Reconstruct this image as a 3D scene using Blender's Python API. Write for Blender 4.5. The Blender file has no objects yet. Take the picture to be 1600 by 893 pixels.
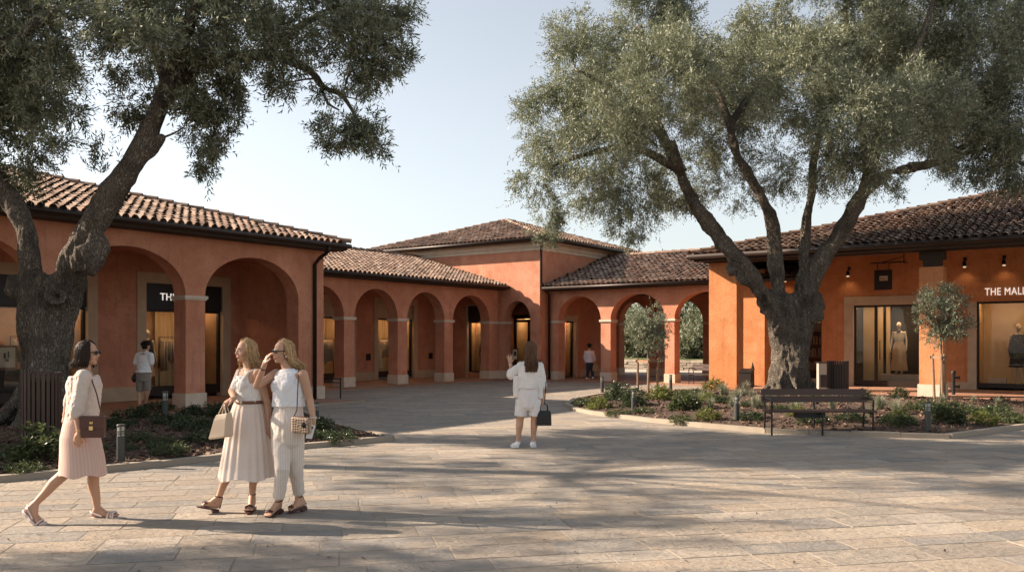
import bpy, bmesh, math, random
import numpy as np
from mathutils import Vector, Matrix, noise as mnoise
R = math.radians
random.seed(7)
RNG = np.random.RandomState(11)
scene = bpy.context.scene
COL = scene.collection
# ------------------------------------------------------------------ camera constants
F = 1365.0; CXP = 800.0; HOR = 533.0; CAMH = 1.72
def P(px, py, d): return Vector(((px-CXP)/F*d, d, CAMH-(py-HOR)/F*d))
def G(px, py, z=0.0):
    d = F*(CAMH-z)/(py-HOR); return Vector(((px-CXP)/F*d, d, z))
AU = R(35.7); SU, CU = math.sin(AU), math.cos(AU)
def UV(v, u, z=0.0): return (SU*u+CU*v, CU*u-SU*v, z)
U3 = Vector((SU, CU, 0)); V3 = Vector((CU, -SU, 0)); Z3 = Vector((0, 0, 1))
# ------------------------------------------------------------------ mesh builder
class M:
    def __init__(s, xf=None): s.v = []; s.f = []; s.mi = []; s.xf = xf
    def add(s, vs, fs, m=0):
        o = len(s.v)
        if s.xf: vs = [s.xf(*p) for p in vs]
        s.v.extend([tuple(p) for p in vs]); s.f.extend([tuple(i+o for i in f) for f in fs]); s.mi.extend([m]*len(fs))
    def box(s, a, b, m=0):
        x0, y0, z0 = a; x1, y1, z1 = b
        s.add([(x0,y0,z0),(x1,y0,z0),(x1,y1,z0),(x0,y1,z0),(x0,y0,z1),(x1,y0,z1),(x1,y1,z1),(x0,y1,z1)],
              [(0,3,2,1),(4,5,6,7),(0,1,5,4),(1,2,6,5),(2,3,7,6),(3,0,4,7)], m)
    def obox(s, c, ax, ay, az, m=0):
        c, ax, ay, az = map(Vector, (c, ax, ay, az))
        vs = [c-ax-ay-az, c+ax-ay-az, c+ax+ay-az, c-ax+ay-az, c-ax-ay+az, c+ax-ay+az, c+ax+ay+az, c-ax+ay+az]
        s.add(vs, [(0,3,2,1),(4,5,6,7),(0,1,5,4),(1,2,6,5),(2,3,7,6),(3,0,4,7)], m)
    def quad(s, a, b, c, d, m=0): s.add([a, b, c, d], [(0,1,2,3)], m)
    def prism(s, poly, z0, z1, m=0):
        n = len(poly)
        s.add([(p[0],p[1],z0) for p in poly]+[(p[0],p[1],z1) for p in poly],
              [tuple(range(n-1,-1,-1)), tuple(range(n,2*n))]+[(i,(i+1)%n,n+(i+1)%n,n+i) for i in range(n)], m)
    def rings(s, rs, cap=True, m=0):
        n = len(rs[0]); vs = [p for r in rs for p in r]; fs = []
        for k in range(len(rs)-1):
            for i in range(n):
                j = (i+1) % n; fs.append((k*n+i, k*n+j, (k+1)*n+j, (k+1)*n+i))
        if cap: fs += [tuple(range(n-1,-1,-1)), tuple(range((len(rs)-1)*n, len(rs)*n))]
        s.add(vs, fs, m)
    def tube(s, pts, rad, n=8, cap=True, m=0, wob=0.0):
        pts = [Vector(p) for p in pts]
        if not hasattr(rad, '__len__'): rad = [rad]*len(pts)
        rs = []; ref = None
        for i, p in enumerate(pts):
            t = (pts[min(i+1, len(pts)-1)]-pts[max(i-1, 0)]).normalized()
            if ref is None: ref = Vector((0,0,1)) if abs(t.z) < .9 else Vector((1,0,0))
            a = (ref-t*ref.dot(t)).normalized(); b = t.cross(a); ref = a
            rs.append([p+(a*math.cos(2*math.pi*k/n)+b*math.sin(2*math.pi*k/n))*rad[i]*(1+wob*random.uniform(-1,1)) for k in range(n)])
        s.rings(rs, cap, m)
    def ell(s, c, rx, ry, rz, ax=(1,0,0), ay=(0,1,0), az=(0,0,1), n=14, k=9, m=0):
        c, ax, ay, az = map(Vector, (c, ax, ay, az)); rs = []
        for i in range(1, k):
            th = math.pi*i/k
            rs.append([c+ax*(rx*math.sin(th)*math.cos(2*math.pi*j/n))+ay*(ry*math.sin(th)*math.sin(2*math.pi*j/n))-az*(rz*math.cos(th)) for j in range(n)])
        vs = [p for r in rs for p in r]; top = len(vs); vs += [c-az*rz, c+az*rz]; fs = []
        for q in range(len(rs)-1):
            for i in range(n):
                j = (i+1) % n; fs.append((q*n+i, q*n+j, (q+1)*n+j, (q+1)*n+i))
        L = (len(rs)-1)*n
        for i in range(n):
            j = (i+1) % n; fs += [(j, i, top), (L+i, L+j, top+1)]
        s.add(vs, fs, m)
    def cap(s, p0, r0, p1, r1, n=12):
        p0, p1 = Vector(p0), Vector(p1); t = (p1-p0)
        if t.length < 1e-5: return s.ell(p0, r0, r0, r0)
        t.normalize(); ref = Vector((0,0,1)) if abs(t.z) < .9 else Vector((1,0,0))
        a = (ref-t*ref.dot(t)).normalized(); b = t.cross(a); rs = []
        for th in (-80,-50,-22): rs.append((p0+t*r0*math.sin(R(th)), r0*math.cos(R(th))))
        rs += [(p0, r0), (p1, r1)]
        for th in (22,50,80): rs.append((p1+t*r1*math.sin(R(th)), r1*math.cos(R(th))))
        s.rings([[c+(a*math.cos(2*math.pi*k/n)+b*math.sin(2*math.pi*k/n))*r for k in range(n)] for c, r in rs])
    def chain(s, pr, n=12):
        for (p0, r0), (p1, r1) in zip(pr[:-1], pr[1:]): s.cap(p0, r0, p1, r1, n)
    def loft(s, secs, lat, fwd, n=20, cap=True, m=0):
        lat, fwd = Vector(lat), Vector(fwd)
        s.rings([[Vector(c)+lat*(a*math.cos(2*math.pi*k/n))+fwd*(b*math.sin(2*math.pi*k/n)) for k in range(n)] for c, a, b in secs], cap, m)
    def build(s, name, mats, parent=None, smooth=False, recalc=True, attr=None):
        me = bpy.data.meshes.new(name)
        vs = s.v
        if parent is not None:
            T = world_of(parent).inverted(); vs = [tuple(T @ Vector(p)) for p in vs]
        me.from_pydata(vs, [], s.f)
        if not isinstance(mats, (list, tuple)): mats = [mats]
        for m in mats: me.materials.append(m)
        if len(mats) > 1: me.polygons.foreach_set('material_index', s.mi)
        if recalc:
            bm = bmesh.new(); bm.from_mesh(me); bmesh.ops.recalc_face_normals(bm, faces=bm.faces); bm.to_mesh(me); bm.free()
        if smooth: me.polygons.foreach_set('use_smooth', [True]*len(me.polygons))
        if attr is not None:
            a = me.attributes.new('ang', 'FLOAT', 'POINT'); a.data.foreach_set('value', attr)
        me.update()
        o = bpy.data.objects.new(name, me); COL.objects.link(o)
        if parent is not None: o.parent = parent
        return o
def world_of(o):
    m = Matrix.LocRotScale(o.location, o.rotation_euler, o.scale)
    return (world_of(o.parent) @ m) if o.parent else m
def np_mesh(name, verts, quads, mat, parent=None, smooth=False):
    verts = np.asarray(verts, dtype=np.float64)
    if parent is not None:
        T = np.array(world_of(parent).inverted()); verts = verts @ T[:3,:3].T + T[:3,3]
    me = bpy.data.meshes.new(name); nq = len(quads); k = quads.shape[1]
    me.vertices.add(len(verts)); me.vertices.foreach_set('co', verts.astype(np.float32).ravel())
    me.loops.add(nq*k); me.loops.foreach_set('vertex_index', quads.astype(np.int32).ravel())
    me.polygons.add(nq); me.polygons.foreach_set('loop_start', np.arange(0, nq*k, k, dtype=np.int32))
    me.materials.append(mat); me.update(calc_edges=True); me.validate()
    if smooth: me.polygons.foreach_set('use_smooth', [True]*len(me.polygons))
    o = bpy.data.objects.new(name, me); COL.objects.link(o)
    if parent is not None: o.parent = parent
    return o
def remesh(m, name, mat, parent, vox, smooth_it=3, disp=None):
    t = m.build(name+'_src', mat); md = t.modifiers.new('r', 'REMESH'); md.mode = 'VOXEL'; md.voxel_size = vox
    if smooth_it:
        sm = t.modifiers.new('s', 'SMOOTH'); sm.iterations = smooth_it; sm.factor = .5
    dg = bpy.context.evaluated_depsgraph_get(); me = bpy.data.meshes.new_from_object(t.evaluated_get(dg))
    old = t.data; bpy.data.objects.remove(t); bpy.data.meshes.remove(old)
    n = len(me.vertices); co = np.empty(n*3, np.float32); me.vertices.foreach_get('co', co); co = co.reshape(-1, 3)
    if disp is not None:
        no = np.empty(n*3, np.float32); me.vertices.foreach_get('normal', no); no = no.reshape(-1, 3)
        dv = np.array([disp(Vector(c)) for c in co], np.float32); co = co+no*dv[:, None]
    if parent is not None:
        T = np.array(world_of(parent).inverted()); co = co @ T[:3,:3].T + T[:3,3]
    me.vertices.foreach_set('co', np.ascontiguousarray(co, dtype=np.float32).ravel())
    me.polygons.foreach_set('use_smooth', [True]*len(me.polygons)); me.name = name
    me.materials.clear(); me.materials.append(mat); me.update()
    o = bpy.data.objects.new(name, me); COL.objects.link(o)
    if parent is not None: o.parent = parent
    return o
def tag(o, label=None, cat=None, group=None, kind=None):
    if label: o['label'] = label
    if cat: o['category'] = cat
    if group: o['group'] = group
    if kind: o['kind'] = kind
    return o
def thing(name, label, cat, loc=(0,0,0), rz=0.0, group=None):
    o = bpy.data.objects.new(name, None); COL.objects.link(o); o.empty_display_size = .2
    o.location = loc; o.rotation_euler = (0, 0, rz); return tag(o, label, cat, group)
def dup(root, loc, rz=0.0, label=None, scale=1.0, group=None):
    def cp(o, par):
        c = o.copy(); COL.objects.link(c); c.parent = par
        for ch in o.children: cp(ch, c)
        return c
    r = cp(root, None); r.location = loc; r.rotation_euler = (0, 0, rz)
    r.scale = scale if hasattr(scale, '__len__') else (scale,)*3
    if label: r['label'] = label
    if group: r['group'] = group
    return r
def structure(o): o['kind'] = 'structure'; return o
# ------------------------------------------------------------------ materials
def mat(name, col, rough=.8, metal=0.0, var=None, vscale=3.0, vdet=4.0, bump=0.0, bscale=20.0, island=None, spec=.4, coords='Object', sheen=0.0, bstretch=None, emit=None):
    """base colour, optional second colour mixed by noise (var=(colour, amount)), island = list of colours picked per loose piece"""
    m = bpy.data.materials.new(name); m.use_nodes = True; nt = m.node_tree; N = nt.nodes; L = nt.links
    b = N['Principled BSDF']; b.inputs['Roughness'].default_value = rough; b.inputs['Metallic'].default_value = metal
    b.inputs['Specular IOR Level'].default_value = spec
    if sheen: b.inputs['Sheen Weight'].default_value = sheen
    tc = N.new('ShaderNodeTexCoord'); src = None
    if island:
        g = N.new('ShaderNodeNewGeometry'); cr = N.new('ShaderNodeValToRGB'); e = cr.color_ramp.elements
        e[0].color = (*island[0], 1); e[1].color = (*island[-1], 1)
        for i, c in enumerate(island[1:-1]):
            q = e.new((i+1)/(len(island)-1)); q.color = (*c, 1)
        L.new(g.outputs['Random Per Island'], cr.inputs['Fac']); src = cr.outputs['Color']
    if var:
        for vi, (vc, amt, vs, lo, hi) in enumerate(var):
            nz = N.new('ShaderNodeTexNoise'); nz.inputs['Scale'].default_value = vs; nz.inputs['Detail'].default_value = vdet
            L.new(tc.outputs[coords], nz.inputs['Vector'])
            mr = N.new('ShaderNodeMapRange'); mr.inputs['From Min'].default_value = lo; mr.inputs['From Max'].default_value = hi
            mr.inputs['To Max'].default_value = amt; L.new(nz.outputs['Fac'], mr.inputs['Value'])
            mx = N.new('ShaderNodeMix'); mx.data_type = 'RGBA'
            L.new(mr.outputs['Result'], mx.inputs['Factor'])
            if src is None: mx.inputs['A'].default_value = (*col, 1)
            else: L.new(src, mx.inputs['A'])
            mx.inputs['B'].default_value = (*vc, 1); src = mx.outputs['Result']
    if src is None: b.inputs['Base Color'].default_value = (*col, 1)
    else: L.new(src, b.inputs['Base Color'])
    if bump:
        nz = N.new('ShaderNodeTexNoise'); nz.inputs['Scale'].default_value = bscale; nz.inputs['Detail'].default_value = 6
        if bstretch:
            mp = N.new('ShaderNodeMapping'); mp.inputs['Scale'].default_value = bstretch
            L.new(tc.outputs[coords], mp.inputs['Vector']); L.new(mp.outputs['Vector'], nz.inputs['Vector'])
        else: L.new(tc.outputs[coords], nz.inputs['Vector'])
        bp = N.new('ShaderNodeBump'); bp.inputs['Strength'].default_value = 1.0; bp.inputs['Distance'].default_value = bump
        L.new(nz.outputs['Fac'], bp.inputs['Height']); L.new(bp.outputs['Normal'], b.inputs['Normal'])
    if emit:
        b.inputs['Emission Color'].default_value = (*emit[0], 1); b.inputs['Emission Strength'].default_value = emit[1]
    return m
def leaf_mat(name, cols, under, trans=.3, rough=.5):
    m = bpy.data.materials.new(name); m.use_nodes = True; nt = m.node_tree; N = nt.nodes; L = nt.links
    b = N['Principled BSDF']; b.inputs['Roughness'].default_value = rough; b.inputs['Specular IOR Level'].default_value = .35
    g = N.new('ShaderNodeNewGeometry'); cr = N.new('ShaderNodeValToRGB'); e = cr.color_ramp.elements
    e[0].color = (*cols[0], 1); e[1].color = (*cols[-1], 1)
    for i, c in enumerate(cols[1:-1]):
        q = e.new((i+1)/(len(cols)-1)); q.color = (*c, 1)
    L.new(g.outputs['Random Per Island'], cr.inputs['Fac'])
    mx = N.new('ShaderNodeMix'); mx.data_type = 'RGBA'; L.new(g.outputs['Backfacing'], mx.inputs['Factor'])
    L.new(cr.outputs['Color'], mx.inputs['A']); mx.inputs['B'].default_value = (*under, 1)
    L.new(mx.outputs['Result'], b.inputs['Base Color'])
    t = N.new('ShaderNodeBsdfTranslucent'); L.new(cr.outputs['Color'], t.inputs['Color'])
    ms = N.new('ShaderNodeMixShader'); ms.inputs['Fac'].default_value = trans
    L.new(b.outputs['BSDF'], ms.inputs[1]); L.new(t.outputs['BSDF'], ms.inputs[2])
    L.new(ms.outputs['Shader'], N['Material Output'].inputs['Surface']); return m
def glass_mat():
    m = bpy.data.materials.new('shop_glass'); m.use_nodes = True; nt = m.node_tree; N = nt.nodes; L = nt.links
    N.remove(N['Principled BSDF']); lw = N.new('ShaderNodeFresnel'); lw.inputs['IOR'].default_value = 1.5
    tr = N.new('ShaderNodeBsdfTransparent'); tr.inputs['Color'].default_value = (.93,.93,.9,1)
    gl = N.new('ShaderNodeBsdfGlossy'); gl.inputs['Roughness'].default_value = .01
    mu = N.new('ShaderNodeMath'); mu.operation = 'MULTIPLY_ADD'; mu.inputs[1].default_value = 1.0; mu.inputs[2].default_value = .0
    L.new(lw.outputs['Fac'], mu.inputs[0])
    ms = N.new('ShaderNodeMixShader'); L.new(mu.outputs[0], ms.inputs['Fac']); L.new(tr.outputs[0], ms.inputs[1]); L.new(gl.outputs[0], ms.inputs[2])
    L.new(ms.outputs[0], N['Material Output'].inputs['Surface']); return m
def stucco(name, c, c2, c3):
    m = mat(name, c, .92, var=[(c2, .85, .55, .38, .62), (c3, .75, 2.6, .45, .68), (tuple(x*.66 for x in c), .45, 14, .5, .72), (tuple(min(1,x*1.3+.05) for x in c), .35, 1.1, .55, .7)], bump=.010, bscale=22, spec=.15)
    nt = m.node_tree; N = nt.nodes; L = nt.links; b = N['Principled BSDF']; src = b.inputs['Base Color'].links[0].from_socket
    tc = N.new('ShaderNodeTexCoord'); mp = N.new('ShaderNodeMapping'); mp.inputs['Scale'].default_value = (5,5,.35); L.new(tc.outputs['Object'], mp.inputs['Vector'])
    nz = N.new('ShaderNodeTexNoise'); nz.inputs['Scale'].default_value = 1.6; nz.inputs['Detail'].default_value = 5; L.new(mp.outputs[0], nz.inputs['Vector'])
    mr = N.new('ShaderNodeMapRange'); mr.inputs['From Min'].default_value = .55; mr.inputs['From Max'].default_value = .78; mr.inputs['To Max'].default_value = .5; L.new(nz.outputs['Fac'], mr.inputs['Value'])
    mx = N.new('ShaderNodeMix'); mx.data_type = 'RGBA'; L.new(mr.outputs[0], mx.inputs['Factor']); L.new(src, mx.inputs['A']); mx.inputs['B'].default_value = (c[0]*.62, c[1]*.66, c[2]*.75, 1); L.new(mx.outputs['Result'], b.inputs['Base Color'])
    return m
MT = {}
MT['stucco_red'] = stucco('terracotta_stucco', (.52,.225,.138), (.57,.27,.175), (.45,.18,.108))
MT['stucco_orange'] = stucco('orange_stucco', (.52,.21,.088), (.58,.25,.115), (.45,.17,.07))
MT['cream'] = mat('cream_stone', (.52,.38,.26), .85, var=[((.42,.29,.19), .6, 2.5, .4, .7)], bump=.003, bscale=40)
MT['cap'] = mat('pale_stone', (.60,.50,.40), .85, var=[((.5,.38,.28), .6, 3, .4, .7)], bump=.003, bscale=40)
MT['tile'] = mat('clay_tile', (.3,.18,.13), .9, island=[(.12,.08,.062),(.25,.165,.125),(.33,.22,.165),(.40,.30,.235),(.29,.185,.135),(.19,.13,.105),(.44,.345,.285)],
                 var=[((.09,.07,.06), .65, 1.1, .45, .75), ((.33,.28,.2), .35, 9, .55, .8)], bump=.004, bscale=35, spec=.15)
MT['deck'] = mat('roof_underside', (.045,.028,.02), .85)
MT['metal'] = mat('dark_brown_metal', (.028,.018,.014), .45, metal=.3)
MT['black'] = mat('black_metal', (.012,.011,.011), .4)
MT['glass'] = glass_mat()
MT['floor'] = mat('terracotta_floor', (.33,.17,.11), .7, var=[((.25,.13,.09), .6, 2, .4, .7)], bump=.002)
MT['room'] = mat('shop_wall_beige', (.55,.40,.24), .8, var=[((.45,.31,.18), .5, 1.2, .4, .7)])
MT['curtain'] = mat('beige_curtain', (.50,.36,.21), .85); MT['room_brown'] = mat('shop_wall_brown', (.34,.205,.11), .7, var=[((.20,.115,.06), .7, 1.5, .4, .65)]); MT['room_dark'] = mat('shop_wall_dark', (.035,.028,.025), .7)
MT['panel'] = mat('dark_sign_panel', (.022,.019,.020), .5)
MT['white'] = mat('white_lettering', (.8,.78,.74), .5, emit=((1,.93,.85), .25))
MT['lamp'] = mat('warm_lamp', (1,.8,.55), .5, emit=((1,.68,.38), 15.0)); MT['spot'] = mat('dim_lamp', (1,.85,.65), .5, emit=((1,.75,.5), .2))
MT['kerb'] = mat('kerb_stone', (.40,.33,.26), .85, island=[(.27,.225,.175),(.33,.275,.215),(.30,.25,.19)], var=[((.28,.23,.18), .5, 4, .4, .7)], bump=.004, bscale=30)
MT['wood'] = mat('brown_slat_wood', (.075,.040,.027), .6, island=[(.045,.026,.019),(.07,.040,.029),(.058,.033,.023)], bump=.002, bscale=14, bstretch=(1,1,9))
MT['stake'] = mat('wooden_stake', (.26,.15,.085), .85, var=[((.17,.10,.06), .6, 8, .4, .7)], bump=.003)
MT['soil'] = mat('bark_mulch_soil', (.075,.045,.03), .95, var=[((.03,.02,.014), .8, 14, .4, .65), ((.15,.09,.06), .6, 30, .5, .75)], bump=.03, bscale=22)
MT['chip'] = mat('bark_chips', (.1,.06,.04), .9, island=[(.05,.03,.02),(.11,.062,.04),(.17,.10,.065),(.075,.045,.03),(.22,.145,.10)])
MT['grass'] = mat('lawn_grass', (.07,.085,.025), .95, var=[((.12,.12,.04), .7, .6, .35, .7), ((.04,.06,.015), .6, 9, .4, .7)], bump=.03, bscale=30)
MT['bark'] = None
def bark_mat(name, dark, mid, light, moss):
    m = bpy.data.materials.new(name); m.use_nodes = True; nt = m.node_tree; N = nt.nodes; L = nt.links
    b = N['Principled BSDF']; b.inputs['Roughness'].default_value = .92; b.inputs['Specular IOR Level'].default_value = .072
    tc = N.new('ShaderNodeTexCoord'); mp = N.new('ShaderNodeMapping'); mp.inputs['Scale'].default_value = (1,1,.28)
    L.new(tc.outputs['Object'], mp.inputs['Vector'])
    vo = N.new('ShaderNodeTexVoronoi'); vo.feature = 'DISTANCE_TO_EDGE'; vo.inputs['Scale'].default_value = 20
    nz0 = N.new('ShaderNodeTexNoise'); nz0.inputs['Scale'].default_value = 5; nz0.inputs['Detail'].default_value = 5
    L.new(mp.outputs['Vector'], nz0.inputs['Vector'])
    ad = N.new('ShaderNodeVectorMath'); ad.operation = 'MULTIPLY_ADD'; ad.inputs[1].default_value = (.55,.55,.55)
    L.new(nz0.outputs['Color'], ad.inputs[0]); L.new(mp.outputs['Vector'], ad.inputs[2]); L.new(ad.outputs[0], vo.inputs['Vector'])
    cr = N.new('ShaderNodeValToRGB'); e = cr.color_ramp.elements; e[0].color = (*dark,1); e[1].position = .38; e[1].color = (*light,1)
    q = e.new(.10); q.color = (*mid,1); L.new(vo.outputs['Distance'], cr.inputs['Fac'])
    nz = N.new('ShaderNodeTexNoise'); nz.inputs['Scale'].default_value = 2.2; nz.inputs['Detail'].default_value = 7; L.new(tc.outputs['Object'], nz.inputs['Vector'])
    mr = N.new('ShaderNodeMapRange'); mr.inputs['From Min'].default_value = .5; mr.inputs['From Max'].default_value = .62; mr.inputs['To Max'].default_value = .5
    L.new(nz.outputs['Fac'], mr.inputs['Value'])
    mx = N.new('ShaderNodeMix'); mx.data_type = 'RGBA'; L.new(mr.outputs[0], mx.inputs['Factor']); L.new(cr.outputs[0], mx.inputs['A']); mx.inputs['B'].default_value = (*moss,1)
    L.new(mx.outputs['Result'], b.inputs['Base Color'])
    nz2 = N.new('ShaderNodeTexNoise'); nz2.inputs['Scale'].default_value = 45; nz2.inputs['Detail'].default_value = 5; L.new(mp.outputs['Vector'], nz2.inputs['Vector'])
    mm = N.new('ShaderNodeMath'); mm.operation = 'MULTIPLY_ADD'; mm.inputs[1].default_value = .35; L.new(nz2.outputs['Fac'], mm.inputs[0]); L.new(vo.outputs['Distance'], mm.inputs[2])
    bp = N.new('ShaderNodeBump'); bp.inputs['Distance'].default_value = .2; L.new(mm.outputs[0], bp.inputs['Height']); L.new(bp.outputs['Normal'], b.inputs['Normal'])
    return m
MT['bark'] = bark_mat('olive_bark', (.085,.069,.056), (.25,.208,.168), (.43,.365,.295), (.075,.062,.049))
MT['twig'] = mat('twig_bark', (.10,.075,.055), .9)
MT['leaf_l'] = leaf_mat('olive_leaf_dark', [(.038,.052,.027),(.070,.088,.048),(.115,.132,.076),(.165,.165,.095),(.055,.070,.038)], (.25,.27,.20), .28)
MT['leaf_r'] = leaf_mat('olive_leaf_grey', [(.065,.085,.042),(.125,.150,.082),(.185,.205,.118),(.255,.255,.155),(.10,.125,.066)], (.34,.355,.28), .28)
MT['leaf_green'] = leaf_mat('shrub_leaf', [(.035,.050,.018),(.062,.082,.028),(.095,.115,.042),(.12,.13,.052)], (.085,.10,.05), .3, .4)
MT['leaf_dark'] = leaf_mat('dark_shrub_leaf', [(.024,.042,.014),(.045,.070,.024),(.07,.095,.034)], (.05,.065,.032), .2, .35)
MT['leaf_yell'] = leaf_mat('yellow_green_leaf', [(.07,.09,.015),(.13,.15,.025),(.18,.18,.035)], (.16,.18,.06), .3, .45)
MT['leaf_grey'] = leaf_mat('silver_grass', [(.16,.17,.11),(.24,.24,.16),(.30,.29,.20)], (.26,.26,.18), .25, .6)
# paving stone
def paving_mat():
    m = bpy.data.materials.new('paving_slabs'); m.use_nodes = True; nt = m.node_tree; N = nt.nodes; L = nt.links
    b = N['Principled BSDF']; b.inputs['Roughness'].default_value = .72; b.inputs['Specular IOR Level'].default_value = .35
    g = N.new('ShaderNodeNewGeometry'); cr = N.new('ShaderNodeValToRGB'); e = cr.color_ramp.elements
    cols = [(.25,.205,.16),(.36,.285,.21),(.21,.195,.175),(.42,.34,.25),(.335,.255,.175),(.23,.215,.195),(.385,.31,.23),(.28,.235,.185),(.43,.355,.275),(.255,.23,.20),(.36,.28,.20),(.30,.26,.215)]
    e[0].color = (*cols[0],1); e[1].color = (*cols[-1],1)
    for i, c in enumerate(cols[1:-1]): q = e.new((i+1)/(len(cols)-1)); q.color = (*c,1)
    L.new(g.outputs['Random Per Island'], cr.inputs['Fac']); tc = N.new('ShaderNodeTexCoord'); src = cr.outputs[0]
    for sc, col, lo, hi, amt in ((.35,(.23,.205,.18),.45,.75,.5),(2.3,(.43,.345,.26),.5,.72,.65),(6.5,(.19,.165,.14),.52,.7,.7),(38,(.15,.13,.11),.53,.72,.6),(1.3,(.38,.255,.16),.55,.75,.55),(70,(.50,.42,.33),.55,.72,.5)):
        mp = N.new('ShaderNodeMapping'); mp.inputs['Scale'].default_value = (1,2.2,1); mp.inputs['Rotation'].default_value = (0,0,R(-12))
        L.new(tc.outputs['Object'], mp.inputs['Vector'])
        nz = N.new('ShaderNodeTexNoise'); nz.inputs['Scale'].default_value = sc; nz.inputs['Detail'].default_value = 6; L.new(mp.outputs[0], nz.inputs['Vector'])
        mr = N.new('ShaderNodeMapRange'); mr.inputs['From Min'].default_value = lo; mr.inputs['From Max'].default_value = hi; mr.inputs['To Max'].default_value = amt
        L.new(nz.outputs['Fac'], mr.inputs['Value']); mx = N.new('ShaderNodeMix'); mx.data_type = 'RGBA'
        L.new(mr.outputs[0], mx.inputs['Factor']); L.new(src, mx.inputs['A']); mx.inputs['B'].default_value = (*col,1); src = mx.outputs['Result']
    hv = N.new('ShaderNodeHueSaturation'); hv.inputs['Saturation'].default_value = .88; hv.inputs['Value'].default_value = .92; L.new(src, hv.inputs['Color']); L.new(hv.outputs[0], b.inputs['Base Color'])
    mp = N.new('ShaderNodeMapping'); mp.inputs['Scale'].default_value = (1,1.8,1); mp.inputs['Rotation'].default_value = (0,0,R(-12)); L.new(tc.outputs['Object'], mp.inputs['Vector'])
    n1 = N.new('ShaderNodeTexNoise'); n1.inputs['Scale'].default_value = 13; n1.inputs['Detail'].default_value = 8; n1.inputs['Roughness'].default_value = .62; L.new(mp.outputs[0], n1.inputs['Vector'])
    bp = N.new('ShaderNodeBump'); bp.inputs['Distance'].default_value = .03; L.new(n1.outputs['Fac'], bp.inputs['Height']); L.new(bp.outputs[0], b.inputs['Normal'])
    return m
MT['paving'] = paving_mat()
MT['mortar'] = mat('paving_joints', (.25,.21,.165), .95, bump=.01)
MT['path'] = mat('garden_path', (.42,.36,.29), .9, var=[((.35,.3,.24), .5, 1, .4, .7)])
MT['drystone'] = mat('dry_stone', (.28,.235,.19), .95, island=[(.2,.17,.14),(.3,.25,.2),(.36,.31,.25),(.24,.2,.16)], bump=.02, bscale=14)
# ------------------------------------------------------------------ render settings, camera, light
SUN_AZ = math.radians(-10)       # direction shadows travel, from +X towards +Y
SUN_EL = R(29)
sh = Vector((math.cos(SUN_AZ), math.sin(SUN_AZ), 0)); TOSUN = (-sh*math.cos(SUN_EL)+Z3*math.sin(SUN_EL)).normalized()
w = bpy.data.worlds.new('World'); scene.world = w; w.use_nodes = True
wn = w.node_tree.nodes; sky = wn.new('ShaderNodeTexSky'); sky.sky_type = 'NISHITA'; sky.sun_disc = False
sky.sun_elevation = SUN_EL; sky.sun_rotation = math.atan2(TOSUN.x, TOSUN.y)
sky.dust_density = .8; sky.air_density = 1.15; sky.ozone_density = 1.0
hs = wn.new('ShaderNodeHueSaturation'); hs.inputs['Saturation'].default_value = .40; w.node_tree.links.new(sky.outputs[0], hs.inputs['Color']); w.node_tree.links.new(hs.outputs[0], wn['Background'].inputs['Color']); wn['Background'].inputs['Strength'].default_value = .072
sl = bpy.data.lights.new('sun', 'SUN'); sl.energy = 5.0; sl.angle = R(.55); sl.color = (1,.83,.66)
so = bpy.data.objects.new('sun', sl); COL.objects.link(so); so.rotation_euler = (-TOSUN).to_track_quat('-Z','Y').to_euler(); so.location = (-20,10,30)
cam = bpy.data.cameras.new('camera'); co_ = bpy.data.objects.new('camera', cam); COL.objects.link(co_)
co_.location = (0,0,CAMH); co_.rotation_euler = (R(90),0,0); cam.sensor_width = 36; cam.lens = 36*F/1600; cam.shift_y = (HOR-446.5)/1600
cam.clip_start = .1; cam.clip_end = 3000; scene.camera = co_
scene.view_settings.view_transform = 'Standard'; scene.view_settings.look = 'None'; scene.view_settings.exposure = 1.45; scene.view_settings.gamma = 1
scene.render.engine = 'CYCLES'; cy = scene.cycles; cy.use_denoising = True
try: cy.denoiser = 'OPENIMAGEDENOISE'
except Exception: pass
cy.max_bounces = 6; cy.diffuse_bounces = 4; cy.glossy_bounces = 3; cy.transmission_bounces = 4; cy.transparent_max_bounces = 8; cy.sample_clamp_indirect = 6
cy.caustics_reflective = False; cy.caustics_refractive = False
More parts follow.
